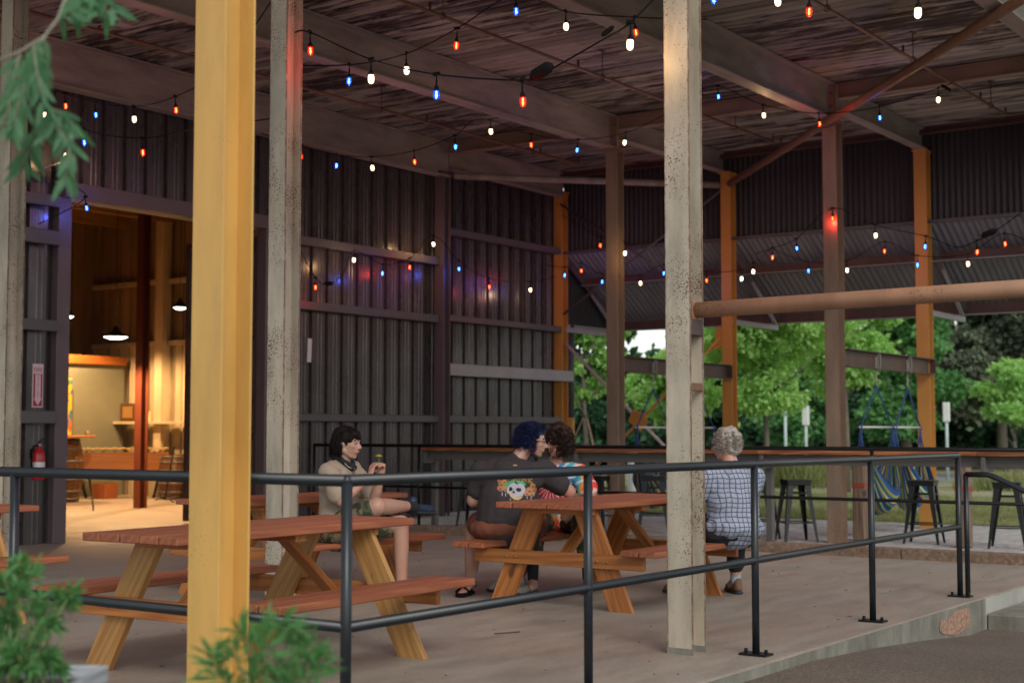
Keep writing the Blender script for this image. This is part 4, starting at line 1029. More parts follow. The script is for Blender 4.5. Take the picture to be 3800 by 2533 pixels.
def hand(prims, wrist, direction, palm_n, curl=.5, side=1, s=1.0):
    """palm and five bent fingers; direction = wrist->knuckles, palm_n = palm normal"""
    d = Vector(direction).normalized(); n_ = Vector(palm_n); n_ = (n_ - d * n_.dot(d)).normalized(); x = d.cross(n_) * side
    w0 = Vector(wrist)
    prims.append(('c', w0, w0 + d * .03 * s, .024 * s, .028 * s, .7, n_))
    prims.append(('c', w0 + d * .02 * s - x * .018 * s, w0 + d * .072 * s - x * .026 * s, .017 * s, .015 * s, .8, n_))
    prims.append(('c', w0 + d * .02 * s + x * .012 * s, w0 + d * .074 * s + x * .020 * s, .019 * s, .015 * s, .8, n_))
    for i, L in enumerate((.068, .078, .072, .056)):
        b = w0 + d * .076 * s + x * (-.030 + .020 * i) * s; L *= s; c = curl * (1 + .12 * i)
        d1 = (d * cos(c * .6) + n_ * sin(c * .6)); d2 = (d * cos(c * 1.6) + n_ * sin(c * 1.6)); d3 = d * cos(c * 2.3) + n_ * sin(c * 2.3)
        p1 = b + d1 * L * .45; p2 = p1 + d2 * L * .32; p3 = p2 + d3 * L * .23
        prims += [('c', b, p1, .0095 * s, .0088 * s), ('c', p1, p2, .0088 * s, .008 * s), ('c', p2, p3, .008 * s, .007 * s)]
    t0 = w0 + d * .022 * s - x * .022 * s; td = (d * .6 - x * .75 + n_ * .35).normalized(); t1 = t0 + td * .042 * s; t2 = t1 + (d * .85 - x * .2 + n_ * .45).normalized() * .034 * s
    prims += [('c', t0, t1, .013 * s, .0105 * s), ('c', t1, t2, .0105 * s, .0085 * s)]
def head(prims, c, yaw, pitch=0, s=1.0):
    """skull, jaw, nose, lips, brow, ears; c = centre; yaw relative to the body's forward x. returns rotation"""
    R = (Matrix.Rotation(yaw, 3, 'Z') @ Matrix.Rotation(pitch, 3, 'Y')); c = Vector(c)
    def P(x, y, z): return c + R @ (Vector((x, y, z)) * s)
    prims += [('e', P(-.012, 0, .028), (.094 * s, .073 * s, .088 * s), R), ('e', P(.030, 0, -.022), (.062 * s, .058 * s, .078 * s), R),
        ('c', P(.045, 0, -.083), P(.058, 0, -.086), .024 * s, .020 * s), ('c', P(-.005, .046, -.045), P(.045, .020, -.082), .024 * s, .020 * s), ('c', P(-.005, -.046, -.045), P(.045, -.020, -.082), .024 * s, .020 * s),
        ('c', P(.080, 0, .016), P(.103, 0, -.020), .0085 * s, .0125 * s), ('c', P(.092, .010, -.025), P(.092, -.010, -.025), .009 * s, .009 * s),
        ('c', P(.076, .032, .030), P(.082, .008, .026), .010 * s, .009 * s), ('c', P(.076, -.032, .030), P(.082, -.008, .026), .010 * s, .009 * s),
        ('c', P(.080, .017, -.052), P(.084, -.017, -.052), .0085 * s, .0085 * s), ('e', P(.050, .038, -.012), (.030 * s, .022 * s, .022 * s), R), ('e', P(.050, -.038, -.012), (.030 * s, .022 * s, .022 * s), R),
        ('e', P(-.008, .074, -.004), (.018 * s, .009 * s, .030 * s), R), ('e', P(-.008, -.074, -.004), (.018 * s, .009 * s, .030 * s), R)]
    return R, P
def curls(name, P, R, n, spots, mat, parent, seed, length=.05, coil=.012, width=.0035, droop=.3, straight=False, s=1.0):
    """many short tapered locks growing from the scalp; spots(rnd) -> local direction; one child mesh"""
    rnd = random.Random(seed); V, F = [], []
    for _ in range(n):
        d = spots(rnd); base = Vector((-.012 + d.x * .098, d.y * .078, .028 + d.z * .090)); g = Vector((d.x, d.y, d.z)).normalized()
        a = rnd.uniform(0, 6.28); tng = g.cross(Vector((cos(a), sin(a), .3))).normalized(); bn = g.cross(tng); L = length * rnd.uniform(.6, 1.25); ph = rnd.uniform(0, 6.28); prev = []
        for i in range(7):
            t = i / 6
            if straight: q = base + g * (.012 + .010 * t) + (Vector((0, 0, -1)) * t * L * droop + tng * L * .12 * t * (1 - droop)) + g * L * (1 - droop) * t * .5
            else: q = base + g * L * t * (1 - droop) + Vector((0, 0, -1)) * L * droop * t * t + (tng * cos(ph + 9 * t) + bn * sin(ph + 9 * t)) * coil * min(1, t * 2)
            w_ = width * (1 - .75 * t) * (1 if i else .8)
            ring = [P(*(q + (tng * cos(k * 2.094) + bn * sin(k * 2.094)) * w_)) for k in range(3)]
            b0 = len(V); V += ring
            if i:
                for k in range(3): F.append((b0 - 3 + k, b0 - 3 + (k + 1) % 3, b0 + (k + 1) % 3, b0 + k))
    me = mesh(V, F, True)
    return ob(name, me, mat, parent, Matrix.Identity(4), False)
def HD(r, front):
    while True:
        d = Vector((r.uniform(-1, .8), r.uniform(-1, 1), r.uniform(-.5, 1))).normalized()
        if d.x < front or d.z > .72: return d
def skin(name, col):
    s = N(name); f = s.noise(s.co(), 7, 4); c = s.mix(s.ramp(f, (.35, 0), (.65, 1)), col, (col[0] * 1.0, col[1] * .80, col[2] * .76)); s.b.inputs['Subsurface Weight'].default_value = .06
    s.b.inputs['Subsurface Radius'].default_value = (.02, .008, .004); return s.fin(c, .5)
def cloth(name, col, var=.2, sc=5):
    s = N(name); co = s.co(); f = s.noise(co, sc, 5); c = s.mix(1, col, s.ramp(f, (.3, 1 - var), (.65, 1.0)), 'MULTIPLY')
    s.bump(s.mix(.5, s.noise(co, 9, 3), s.noise(co, 150, 2)), .35, .01); return s.fin(c, .9)
M['skin'] = skin('fair_skin', (.42, .25, .19)); M['skin2'] = skin('pink_skin', (.44, .25, .19))
M['hair_dark'] = plain('dark_brown_hair', (.007, .004, .0035), .75, spec=.2); M['hair_blue'] = plain('dark_blue_hair', (.007, .012, .060), .6, spec=.25); M['hair_curly'] = plain('brown_hair', (.022, .009, .006), .6, spec=.25)
M['hair_grey'] = plain('silver_hair', (.38, .335, .29), .5, var=.35, scale=30)
M['tan_shirt'] = cloth('tan_shirt', (.36, .28, .215)); M['black_shirt'] = cloth('charcoal_shirt', (.036, .028, .031)); M['rust_cloth'] = cloth('rust_shorts', (.17, .055, .03)); M['black_cloth'] = cloth('black_trousers', (.012, .013, .018))
M['navy_shoe'] = plain('navy_shoe', (.015, .03, .07), .6, var=.4, scale=30); M['grey_shoe'] = plain('grey_shoe', (.36, .33, .31), .6, var=.3, scale=20); M['tan_shoe'] = plain('brown_suede_shoe', (.16, .085, .05), .8)
M['lip'] = plain('lip', (.38, .12, .10), .4); M['eye'] = plain('eye_dark', (.01, .008, .008), .2); M['eye_white'] = plain('eye_white', (.32, .29, .27), .4)
def mk_camo():
    s = N('camouflage_cloth'); co = s.co((1, 1, 1)); a = s.noise(co, 14, 2, .4, .6); b = s.noise(s.co((1.3, 1, .8)), 19, 2, .4, .6)
    c = s.mix(s.ramp(a, (.50, 0), (.52, 1)), (.17, .13, .08), (.055, .065, .03)); c = s.mix(s.ramp(b, (.56, 0), (.58, 1)), c, (.025, .022, .015)); return s.fin(c, .9)
M['camo'] = mk_camo()
def mk_plaid():
    s = N('blue_plaid_shirt'); sp = s.n('SeparateXYZ'); s.l(s.tc.outputs['Object'], sp.inputs[0])
    wv = s.noise(s.co((1, 1, 1), rnd=False), 6, 3); wob = s.math('MULTIPLY', s.math('SUBTRACT', wv, .5), .035)
    def stripes(axis, per, wd, off=0.0):
        v = s.math('ADD', sp.outputs[axis], wob); v = s.math('ADD', v, off + 10); fr = s.math('FRACT', s.math('DIVIDE', v, per))
        return s.ramp(fr, (0, 1.0), (wd, 1.0), (wd + .03, 0.0), (.97, 0.0))
    c = s.mix(s.math('MULTIPLY', s.noise(s.co(), 5, 3), .3), (.34, .37, .45), (.22, .26, .36))
    for ax in (1, 2):
        c = s.mix(s.math('MULTIPLY', stripes(ax, .034, .55, .010), .28), c, (.28, .31, .42))
        c = s.mix(s.math('MULTIPLY', stripes(ax, .017, .16, .004), .45), c, (.16, .19, .30))
        c = s.mix(s.math('MULTIPLY', stripes(ax, .034, .17), .9), c, (.022, .032, .062))
    return s.fin(c, .9)
M['plaid'] = mk_plaid()
def mk_tie():
    s = N('tie_dye_shirt'); co = s.tc.outputs['Object']; mp = s.n('Mapping'); mp.inputs['Location'].default_value = (0, .02, -.80); s.l(co, mp.inputs['Vector'])
    sp = s.n('SeparateXYZ'); s.l(mp.outputs[0], sp.inputs[0]); x, z = sp.outputs[1], sp.outputs[2]
    ang = s.math('ARCTAN2', z, x); ra = s.math('SQRT', s.math('ADD', s.math('MULTIPLY', x, x), s.math('MULTIPLY', z, z)))
    nz = s.noise(s.co(rnd=False), 9, 3); t = s.math('FRACT', s.math('ADD', s.math('MULTIPLY', ra, 3.4), s.math('MULTIPLY', nz, .35)))
    c = s.ramp(t, (0, (.75, .30, .04)), (.2, (.70, .07, .02)), (.45, (.55, .012, .03)), (.62, (.50, .03, .09)), (.75, (.04, .20, .42)), (.9, (.05, .38, .50)))
    ray_ = s.ramp(s.math('SINE', s.math('MULTIPLY', s.math('ADD', ang, s.math('MULTIPLY', nz, .5)), 22)), (.35, 0), (.9, .75))
    return s.fin(s.mix(ray_, c, (.72, .62, .62)), .9)
M['tie'] = mk_tie()

def shoe(name, heel, toe, mat, sole, parent, h=.045, w_=.042):
    heel, toe = Vector(heel), Vector(toe); d = (toe - heel).normalized(); n_ = Vector((0, 0, 1)); n_ = (n_ - d * n_.dot(d)).normalized()
    u = blob(name, [('c', heel + n_ * h, toe - d * .05 + n_ * h * .8, w_ * .85, w_, .85, n_), ('c', toe - d * .09 + n_ * h * .7, toe - d * .03 + n_ * h * .55, w_ * 1.05, w_ * .9, .65, n_), ('c', heel + d * .01 + n_ * h * 1.1, heel + d * .02 + n_ * (h + .05), w_ * .85, w_ * .78)], .008, mat, parent, 3)
    blob('sole', [('c', heel + n_ * .012, heel * .5 + toe * .5 + n_ * .012, w_ * .95, w_ * .9, .36, n_), ('c', heel * .5 + toe * .5 + n_ * .012, toe - d * .02 + n_ * .014, w_ * .9, w_ * 1.02, .34, n_)], .007, sole, u, 2)
    return u
SOLE = plain('dark_sole', (.03, .03, .035), .7); 
def eyes(P, parent, s=1.0):
    for sy in (-1, 1):
        e = bmesh.new(); ellip(e, P(.074, sy * .030, .010), (.010 * s, .014 * s, .007 * s), None, 8); me = bpy.data.meshes.new('e'); e.to_mesh(me); e.free(); w_ = ob('eye', me, M['eye_white'], parent, Matrix.Identity(4), False)
        e = bmesh.new(); ellip(e, P(.0815, sy * .030, .010), (.005 * s, .0062 * s, .0060 * s), None, 8); me = bpy.data.meshes.new('e'); e.to_mesh(me); e.free(); ob('iris', me, M['eye'], w_, Matrix.Identity(4), False)
        tube('eyebrow', [P(.080, sy * .014, .034), P(.083, sy * .030, .038), P(.072, sy * .046, .033)], .004, M['hair_dark'], parent, 5, world=False)
def scalp(P, R, mat, parent, name='hair', s=1.0, extra=(), vox=.010, disp=.012, ds=28):
    pr = [('e', P(-.026, 0, .040), (.098 * s, .086 * s, .094 * s), R), ('e', P(-.045, 0, .0), (.072 * s, .078 * s, .090 * s), R)] + list(extra)
    return blob(name, pr, vox, mat, parent, 2, disp, ds)

# ---- youth with dark hair, sitting sideways with one ankle on the other knee
p1 = thing('person', 'dark haired youth in tan shirt, ankle crossed on knee, holding a small flower', 'person', (7.72, 7.02, 0), radians(-78))
K = M['skin']; b = []
hip, chest, neck = V3(0, 0, .52), V3(-.02, 0, .86), V3(.015, 0, 1.0)
Rh, P = head(b, (.055, 0, 1.125), radians(6), radians(4))
b += [('c', neck - Z * .04, V3(.045, 0, 1.08), .052, .048), ('e', chest, (.10, .16, .14), None), ('c', hip, V3(-.01, 0, .78), .12, .12), ('c', V3(0, .14, .95), V3(0, -.14, .95), .05, .05)]
rk, lk = V3(.36, -.11, .69), V3(.43, .12, .56)
ra, la = V3(.41, .27, .675), V3(.42, .15, .09)
b += [('c', V3(.02, -.10, .52), rk, .088, .066), ('c', rk, rk * .6 + ra * .4, .060, .058), ('c', rk * .6 + ra * .4, ra, .056, .036), ('c', V3(.02, .10, .51), lk, .088, .062), ('c', lk, lk * .65 + la * .35, .056, .054), ('c', lk * .65 + la * .35, la, .054, .036)]
b += [('c', ra, ra + V3(.02, .05, -.01), .036, .034), ('c', la, la - Z * .02, .036, .036)]
rs, ls = V3(.0, -.185, .93), V3(.01, .185, .93); re, le = V3(.13, -.205, .725), V3(.22, .10, .72); rw, lw = V3(.27, -.05, .90), V3(.30, .06, .90)
for s_, e_, w2 in ((rs, re, rw), (ls, le, lw)): b += [('c', s_, e_, .048, .038), ('c', e_, e_ * .6 + w2 * .4, .040, .038), ('c', e_ * .6 + w2 * .4, w2, .036, .024)]
hand(b, rw, (.15, .25, 1), (.5, .8, 0), .9, -1, .95); hand(b, lw, (.1, -.25, 1), (.3, -.9, .1), .9, 1, .95)
body = blob('body', b, .0065, K, p1, 3); eyes(P, p1)
tube('lips', [P(.084, .018, -.052), P(.092, 0, -.050), P(.084, -.018, -.052)], .006, M['lip'], p1, 6, world=False)
blob('shirt', [('e', V3(-.02, 0, .86), (.125, .185, .16), None), ('c', V3(-.01, 0, .56), V3(-.02, 0, .80), .150, .140), ('e', V3(0, 0, .60), (.155, .175, .12), None), ('c', V3(0, .13, .945), V3(0, -.13, .945), .065, .065), ('c', rs + V3(0, .02, 0), rs * .25 + re * .75, .070, .072), ('c', ls + V3(0, -.02, 0), ls * .3 + le * .7, .070, .072)], .010, M['tan_shirt'], p1, 4, .012, 9)
blob('shorts', [('c', V3(-.03, 0, .50), V3(.02, 0, .53), .15, .14), ('c', V3(.02, -.10, .52), V3(.02, -.10, .52) * .22 + rk * .78, .108, .098), ('c', V3(.02, .10, .51), V3(.02, .1, .51) * .28 + lk * .72, .108, .095)], .010, M['camo'], p1, 3, .008, 12)
sc = [('e', P(.045, .030, .072), (.040, .040, .030), Rh), ('e', P(.055, -.030, .068), (.036, .040, .030), Rh), ('c', P(.045, -.050, .060), P(.055, -.062, .025), .022, .010), ('c', P(.07, 0, .068), P(.088, -.01, .034), .020, .010), ('c', P(.062, .045, .055), P(.078, .052, .02), .022, .010), ('c', P(-.07, 0, -.01), P(-.085, 0, -.085), .055, .035), ('c', P(-.045, -.062, .0), P(-.055, -.060, -.05), .032, .018), ('c', P(-.03, .066, .0), P(-.035, .066, -.05), .035, .018)]
scalp(P, Rh, M['hair_dark'], p1, extra=sc, disp=.007)
curls('hair_locks', P, Rh, 950, lambda r: HD(r, .12), M['hair_dark'], p1, 3, .095, .006, .0048, .85, True)
bd = blob('bandana', [('c', P(-.075, .03, -.105), P(-.07, -.03, -.10), .032, .030), ('c', P(-.07, -.045, -.10), P(.035, -.05, -.135), .030, .020), ('c', P(-.07, .045, -.10), P(.035, .05, -.135), .030, .020), ('c', P(.03, -.045, -.135), P(.055, .02, -.165), .018, .024), ('c', P(.03, .045, -.135), P(.055, -.02, -.165), .018, .02), ('c', P(-.09, 0, -.08), P(-.115, -.02, -.03), .02, .008)], .007, M['black_cloth'], p1, 2, .006, 25)
tube('white_trim', [P(.02, -.07, -.135), P(.05, -.045, -.165), P(.075, -.01, -.175)], .0045, M['eye_white'], bd, 6, world=False)
ob('watch', tube_me([rw * .86 + re * .14 + (Vector((cos(a), sin(a) * .8, -.45 * cos(a))) * .031) for a in [k * pi / 6 for k in range(12)]], .009, 6, True), M['black_rubber'], p1, Matrix.Identity(4), False)
shoe('shoe', ra + V3(-.01, .045, -.055), ra + V3(.07, .27, -.075), M['navy_shoe'], SOLE, p1); shoe('shoe', V3(.39, .155, 0), V3(.63, .19, 0), M['navy_shoe'], SOLE, p1)
blob('sock', [('c', ra + V3(0, -.01, 0), ra + V3(.015, .06, -.01), .041, .043)], .008, M['black_cloth'], p1, 1)
fl_ = thing('flower', 'tiny yellow flower held up in the hands of the dark haired youth', 'flower', (0, 0, 0)); fl_.matrix_basis = wm(p1) @ Matrix.Translation((.30, .02, 1.0))
tube('stem', [(0, 0, -.03), (.004, .002, .035)], .003, M['stem'], fl_, 5, world=False); ob('petals', lathe_me([(0, .055), (.016, .048), (.03, .040), (.012, .032), (0, .03)], 9), plain('yellow_petal', (.34, .24, .02)), fl_, Matrix.Identity(4), False)

# ---- large person in charcoal shirt with blue curly hair, back to us
p2 = thing('person', 'broad person with blue curly hair and a charcoal skull print shirt, back turned', 'person', (8.76, 6.26, 0), radians(27))
b = []; Rh, P = head(b, (.10, -.155, 1.135), radians(-84), radians(8), 1.02)
b += [('c', V3(.03, -.02, .97), V3(.07, -.09, 1.07), .062, .056), ('c', V3(-.02, 0, .55), V3(-.01, 0, .85), .17, .17), ('c', V3(0, .17, .92), V3(0, -.17, .92), .065, .065), ('e', V3(0, 0, .6), (.18, .22, .14), None)]
lk, rk = V3(.34, .33, .50), V3(.36, -.16, .52); la, ra = V3(-.02, .30, .09), V3(.22, -.02, .09)
b += [('c', V3(-.02, .12, .50), lk, .11, .07), ('c', lk, lk * .6 + la * .4, .066, .070), ('c', lk * .6 + la * .4, la, .068, .042), ('c', V3(-.02, -.12, .5), rk, .11, .07), ('c', rk, rk * .6 + ra * .4, .066, .068), ('c', rk * .6 + ra * .4, ra, .066, .042)]
b += [('c', la, V3(-.10, .33, .045), .040, .036, .7), ('c', V3(-.10, .33, .04), V3(-.17, .345, .03), .036, .026, .6)]
ls, rs = V3(-.0, .215, .915), V3(.02, -.24, .915); le, re = V3(.03, .285, .70), V3(.13, -.42, .765); lw, rw = V3(.28, .22, .62), V3(.36, -.32, .770)
for s_, e_, w2 in ((ls, le, lw), (rs, re, rw)): b += [('c', s_, e_, .070, .055), ('c', e_, w2, .052, .032)]
hand(b, rw, (.9, .45, .05), (0, .1, -1), .4, 1); hand(b, lw, (1, -.3, -.1), (0, -1, 0), .5, -1)
blob('body', b, .0075, M['skin'], p2, 3); eyes(P, p2, 1.02)
shirt2 = blob('shirt', [('c', V3(-.04, 0, .50), V3(-.03, 0, .66), .240, .232), ('c', V3(-.04, .03, .56), V3(-.04, .03, .70), .235, .20), ('c', V3(-.03, 0, .66), V3(-.015, 0, .84), .225, .185), ('c', V3(-.01, .19, .90), V3(-.01, -.19, .90), .088, .088), ('e', V3(-.01, 0, .86), (.16, .26, .14), None), ('e', V3(0, -.01, .93), (.12, .20, .09), None), ('c', V3(.03, -.01, .95), V3(.045, -.03, .99), .085, .075), ('c', ls, ls * .35 + le * .65, .092, .082), ('c', ls * .6 + V3(0, 0, .36), ls * .8 + le * .2, .10, .09), ('c', rs, rs * .35 + re * .65, .094, .086)], .010, M['black_shirt'], p2, 5, .014, 7)
blob('shorts', [('e', V3(-.06, .03, .50), (.23, .275, .11), None), ('c', V3(-.02, .12, .50), V3(-.02, .12, .5) * .3 + lk * .7, .135, .11), ('c', V3(-.02, -.12, .5), V3(-.02, -.12, .5) * .3 + rk * .7, .135, .11)], .012, M['rust_cloth'], p2, 3, .01, 9)
scalp(P, Rh, M['hair_blue'], p2, s=1.03, extra=[('e', P(-.02, 0, .10), (.085, .08, .05), Rh), ('e', P(-.08, .02, .05), (.06, .075, .07), Rh)], disp=.02, ds=30)
curls('hair_curls', P, Rh, 1500, lambda r: HD(r, .35), M['hair_blue'], p2, 5, .075, .014, .0042, .25)
gl = tube('glasses', [P(.0, -.075, .012), P(.085, -.062, .014), P(.096, -.05, .020), P(.100, -.03, .022), P(.100, -.010, .012), P(.104, 0, .014), P(.100, .010, .012), P(.100, .03, .022), P(.085, .062, .014)], .0028, M['black_rubber'], p2, 6, world=False)
ob('lens_rim', tube_me([P(.103, -.032 + .021 * cos(a), .002 + .019 * sin(a)) for a in [k * pi / 7 for k in range(14)]], .0024, 5, True), M['black_rubber'], gl, Matrix.Identity(4), False)
ob('earring', tube_me([P(-.008, -.082 + .009 * cos(a), -.048 + .011 * sin(a)) for a in [k * pi / 5 for k in range(10)]], .0028, 5, True), M['brass'], p2, Matrix.Identity(4), False)
sdl = blob('sandal', [('c', V3(0, .305, .018), V3(-.17, .345, .018), .040, .046, .42)], .008, M['black_rubber'], p2, 2)
for a_, b2 in (((-.06, .275, .03), (-.07, .375, .03)), ((-.12, .29, .03), (-.13, .39, .03))): tube('strap', [V3(*a_), (V3(*a_) + V3(*b2)) / 2 + Z * .055, V3(*b2)], .012, M['black_rubber'], sdl, 6, world=False)
tube('strap', [V3(.03, .27, .06), V3(.045, .30, .11), V3(.02, .345, .06)], .010, M['black_rubber'], sdl, 6, world=False)
blob('sock', [('c', ra + Z * .01, ra + V3(.02, -.02, .24), .046, .058)], .009, M['black_cloth'], p2, 1); sh2 = shoe('shoe', V3(.20, -.07, 0), V3(.25, .20, 0), M['grey_shoe'], SOLE, p2, .05, .046); tube('swoosh_mark', [V3(.165, -.02, .045), V3(.172, .05, .03), V3(.20, .12, .055)], [.002, .006, .002], M['black_rubber'], sh2, 5, world=False)
# shirt print, pressed onto the back of the shirt
bv = BVHTree.FromPolygons([v.co for v in shirt2.data.vertices], [tuple(p.vertices) for p in shirt2.data.polygons])
PD = Matrix.Rotation(radians(7), 3, 'Z')
def press(a, b_, off):
    """a: across (viewer's right +), b_: up; shirt hit from behind"""
    o_ = PD @ Vector((-.6, -a, 0)); o_.z = b_; h = bv.ray_cast(o_, PD @ Vector((1, 0, 0)))
    return (h[0] - PD @ Vector((off, 0, 0))) if h[0] else V3(-.2, -a, b_)
from mathutils.geometry import delaunay_2d_cdt
pc0 = (.045, .785)
def decal(name, poly, mat, off, parent=shirt2):
    P2 = []
    for (x0, y0), (x1, y1) in zip(poly, poly[1:] + poly[:1]):
        k = max(1, int(math.hypot(x1 - x0, y1 - y0) / .012))
        P2 += [Vector((x0 + (x1 - x0) * i / k, y0 + (y1 - y0) * i / k)) for i in range(k)]
    nb_ = len(P2); xs = [p.x for p in P2]; ys = [p.y for p in P2]; g = .012
    for i in range(int((max(xs) - min(xs)) / g)):
        for j in range(int((max(ys) - min(ys)) / g)): P2.append(Vector((min(xs) + g * (i + .5), min(ys) + g * (j + .5))))
    r_ = delaunay_2d_cdt(P2, [(i, (i + 1) % nb_) for i in range(nb_)], [list(range(nb_))], 1, 1e-6)
    me = mesh([press(pc0[0] + v.x * 1.15, pc0[1] + v.y * 1.08, off) for v in r_[0]], [tuple(f) for f in r_[2]], True)
    return ob(name, me, mat, parent, Matrix.Identity(4), False)
def oval(cx, cy, rx, ry, n=16, rot=0): return [(cx + rx * cos(a) * cos(rot) - ry * sin(a) * sin(rot), cy + rx * cos(a) * sin(rot) + ry * sin(a) * cos(rot)) for a in [2 * pi * k / n for k in range(n)]]
MW = plain('print_bone', (.40, .39, .44), .8); MO = plain('print_orange', (.46, .21, .07), .8, var=.3, scale=60); MG = plain('print_green', (.06, .30, .13), .8); MK = plain('print_black', (.015, .012, .014), .8); MY = plain('print_yellow', (.60, .38, .09), .8); MP = plain('print_peach', (.42, .19, .11), .8)
decal('print_leaf', oval(-.045, .045, .045, .014, 14, .5), MG, .003); decal('print_leaf', oval(.03, .05, .035, .012, 14, -.35), MG, .003)
for (x, y, r) in ((-.093, .045, .022), (-.075, .06, .016), (-.10, .015, .022), (-.065, .01, .020), (-.108, .065, .014), (.105, .03, .018), (.085, .0, .024), (.112, .002, .022), (.068, -.02, .020), (.10, -.025, .020)):
    decal('print_peach', oval(x, y, r, r * .9), MO if int(x * 1000) % 2 else MP, .0035); decal('print_mouth', oval(x, y - r * .35, r * .4, r * .16, 8), MK, .005)
decal('print_skull', [(-.060, -.005), (-.052, .025), (-.034, .045), (-.012, .052), (.006, .040), (.026, .048), (.050, .036), (.060, .008), (.052, -.018), (.044, -.022), (.046, -.034), (.022, -.040), (.0, -.047), (-.014, -.036), (-.03, -.022), (-.054, -.020)], MW, .004)
decal('print_jaw', [(-.045, -.020), (-.028, -.024), (-.012, -.038), (.004, -.048), (.044, -.037), (.030, -.055), (.010, -.064), (-.014, -.058), (-.034, -.042)], MY, .0045)
for k in range(7): decal('print_tooth', [(-.026 + .009 * k, -.036 - .003 * k + .0006 * k * k), (-.021 + .009 * k, -.038 - .003 * k + .0006 * k * k), (-.022 + .009 * k, -.052), (-.025 + .009 * k, -.051)], MW, .006)
decal('print_eye', [(-.046, .008), (-.040, .024), (-.028, .022), (-.020, .008), (-.030, -.004), (-.042, -.004)], MK, .0055); decal('print_eye', [(-.002, .012), (.012, .018), (.030, .014), (.034, .000), (.024, -.010), (.004, -.006)], MK, .0055)
decal('print_nose', [(-.016, .004), (-.010, -.006), (-.006, -.022), (-.014, -.016), (-.026, -.018)], MK, .0055)
for (x, y, L_) in ((-.088, -.01, .022), (-.066, -.015, .022), (-.035, -.05, .014), (-.012, -.063, .018), (.006, -.066, .026), (.016, -.064, .014), (.070, -.04, .014), (.095, -.045, .02)):
    decal('print_drip', [(x - .002, y), (x + .002, y), (x + .003, y - L_), (x, y - L_ - .004), (x - .003, y - L_)], MW, .004)
word = "IT'S HAPPENING"
for i, ch in enumerate(word):
    if ch == ' ': continue
    m_ = text_me(ch, .030); q = (i - 6.5) / 6.5; x0 = q * .112
    for v in m_.vertices:
        sx, sy = v.co.x * .72, v.co.y * (1.35 + .9 * max(0, q)); v.co = press(pc0[0] + x0 + sx, pc0[1] + .082 + sy - .020 * q * q, .0035)
    ob('print_letter', m_, MY if q > -.1 else MP, shirt2, Matrix.Identity(4), False)
decal('collar_print', [(-.02, .165), (.004, .165), (.004, .171), (-.02, .171)], MY, .003)

# ---- partner with brown curls and tie-dye shirt
p3 = thing('person', 'person with curly brown hair in a bright tie dye shirt and camo trousers', 'person', (9.53, 6.37, 0), radians(206))
b = []; Rh, P = head(b, (.10, .03, 1.125), radians(-45), radians(6), 1.0)
b += [('c', V3(.05, 0, .95), V3(.08, .02, 1.05), .055, .050), ('c', V3(0, 0, .55), V3(.03, -.02, .84), .13, .14), ('c', V3(.04, .14, .91), V3(.05, -.17, .90), .055, .055)]
lk, rk = V3(.36, .28, .54), V3(.44, -.10, .54); la, ra = V3(.42, .30, .09), V3(.56, -.10, .09)
b += [('c', V3(0, .10, .50), lk, .09, .065), ('c', lk, la, .055, .038), ('c', V3(0, -.1, .5), rk, .09, .065), ('c', rk, ra, .055, .038), ('c', la, la + V3(.08, 0, -.04), .036, .03), ('c', ra, ra + V3(.08, .0, -.04), .036, .03)]
ls, rs = V3(.04, .20, .89), V3(.06, -.22, .89); le, re = V3(.16, .30, .70), V3(.12, -.30, .74); lw, rw = V3(.36, .18, .60), V3(.02, -.42, .77)
for s_, e_, w2 in ((ls, le, lw), (rs, re, rw)): b += [('c', s_, e_, .050, .040), ('c', e_, w2, .040, .026)]
hand(b, rw, (-.2, -.9, 0), (0, 0, -1), .4, 1); hand(b, lw, (1, -.3, -.3), (0, -1, 0), .6, -1)
blob('body', b, .0075, M['skin2'], p3, 3); eyes(P, p3)
blob('shirt', [('c', V3(-.01, 0, .54), V3(.02, -.01, .82), .165, .160), ('e', V3(.03, -.01, .86), (.135, .21, .12), None), ('c', V3(.04, .14, .905), V3(.05, -.16, .90), .075, .075), ('c', ls, ls * .3 + le * .7, .080, .078), ('c', rs, rs * .3 + re * .7, .080, .078)], .010, M['tie'], p3, 4, .012, 8)
blob('trousers', [('e', V3(-.02, 0, .50), (.16, .18, .10), None), ('c', V3(0, .10, .50), lk, .112, .088), ('c', V3(0, -.1, .5), rk, .112, .088), ('c', lk, lk * .5 + la * .5, .088, .078), ('c', rk, rk * .5 + ra * .5, .088, .078)], .011, M['camo'], p3, 3, .01, 10)
scalp(P, Rh, M['hair_curly'], p3, s=1.2, extra=[('e', P(-.04, 0, -.02), (.10, .10, .09), Rh)], disp=.02, ds=28)
curls('hair_curls', P, Rh, 1500, lambda r: Vector((r.uniform(-1, .5), r.uniform(-1, 1), r.uniform(-.9, 1))).normalized(), M['hair_curly'], p3, 9, .075, .013, .0042, .4)
for a_ in (la, ra): blob('sock', [('c', a_ + Z * .02, a_ + Z * .20, .042, .050)], .009, M['black_cloth'], p3, 1)
s1 = shoe('shoe', la + V3(-.04, 0, -.09), la + V3(.22, .02, -.09), M['grey_shoe'], SOLE, p3); s2 = shoe('shoe', ra + V3(-.04, 0, -.09), ra + V3(.22, -.10, -.09), M['grey_shoe'], SOLE, p3)
0 and tube('swoosh_mark', [ra + V3(.0, .04, -.045), ra + V3(.05, .035, -.058), ra + V3(.12, .0, -.035)], [.002, .006, .002], M['black_rubber'], s2, 5, world=False)

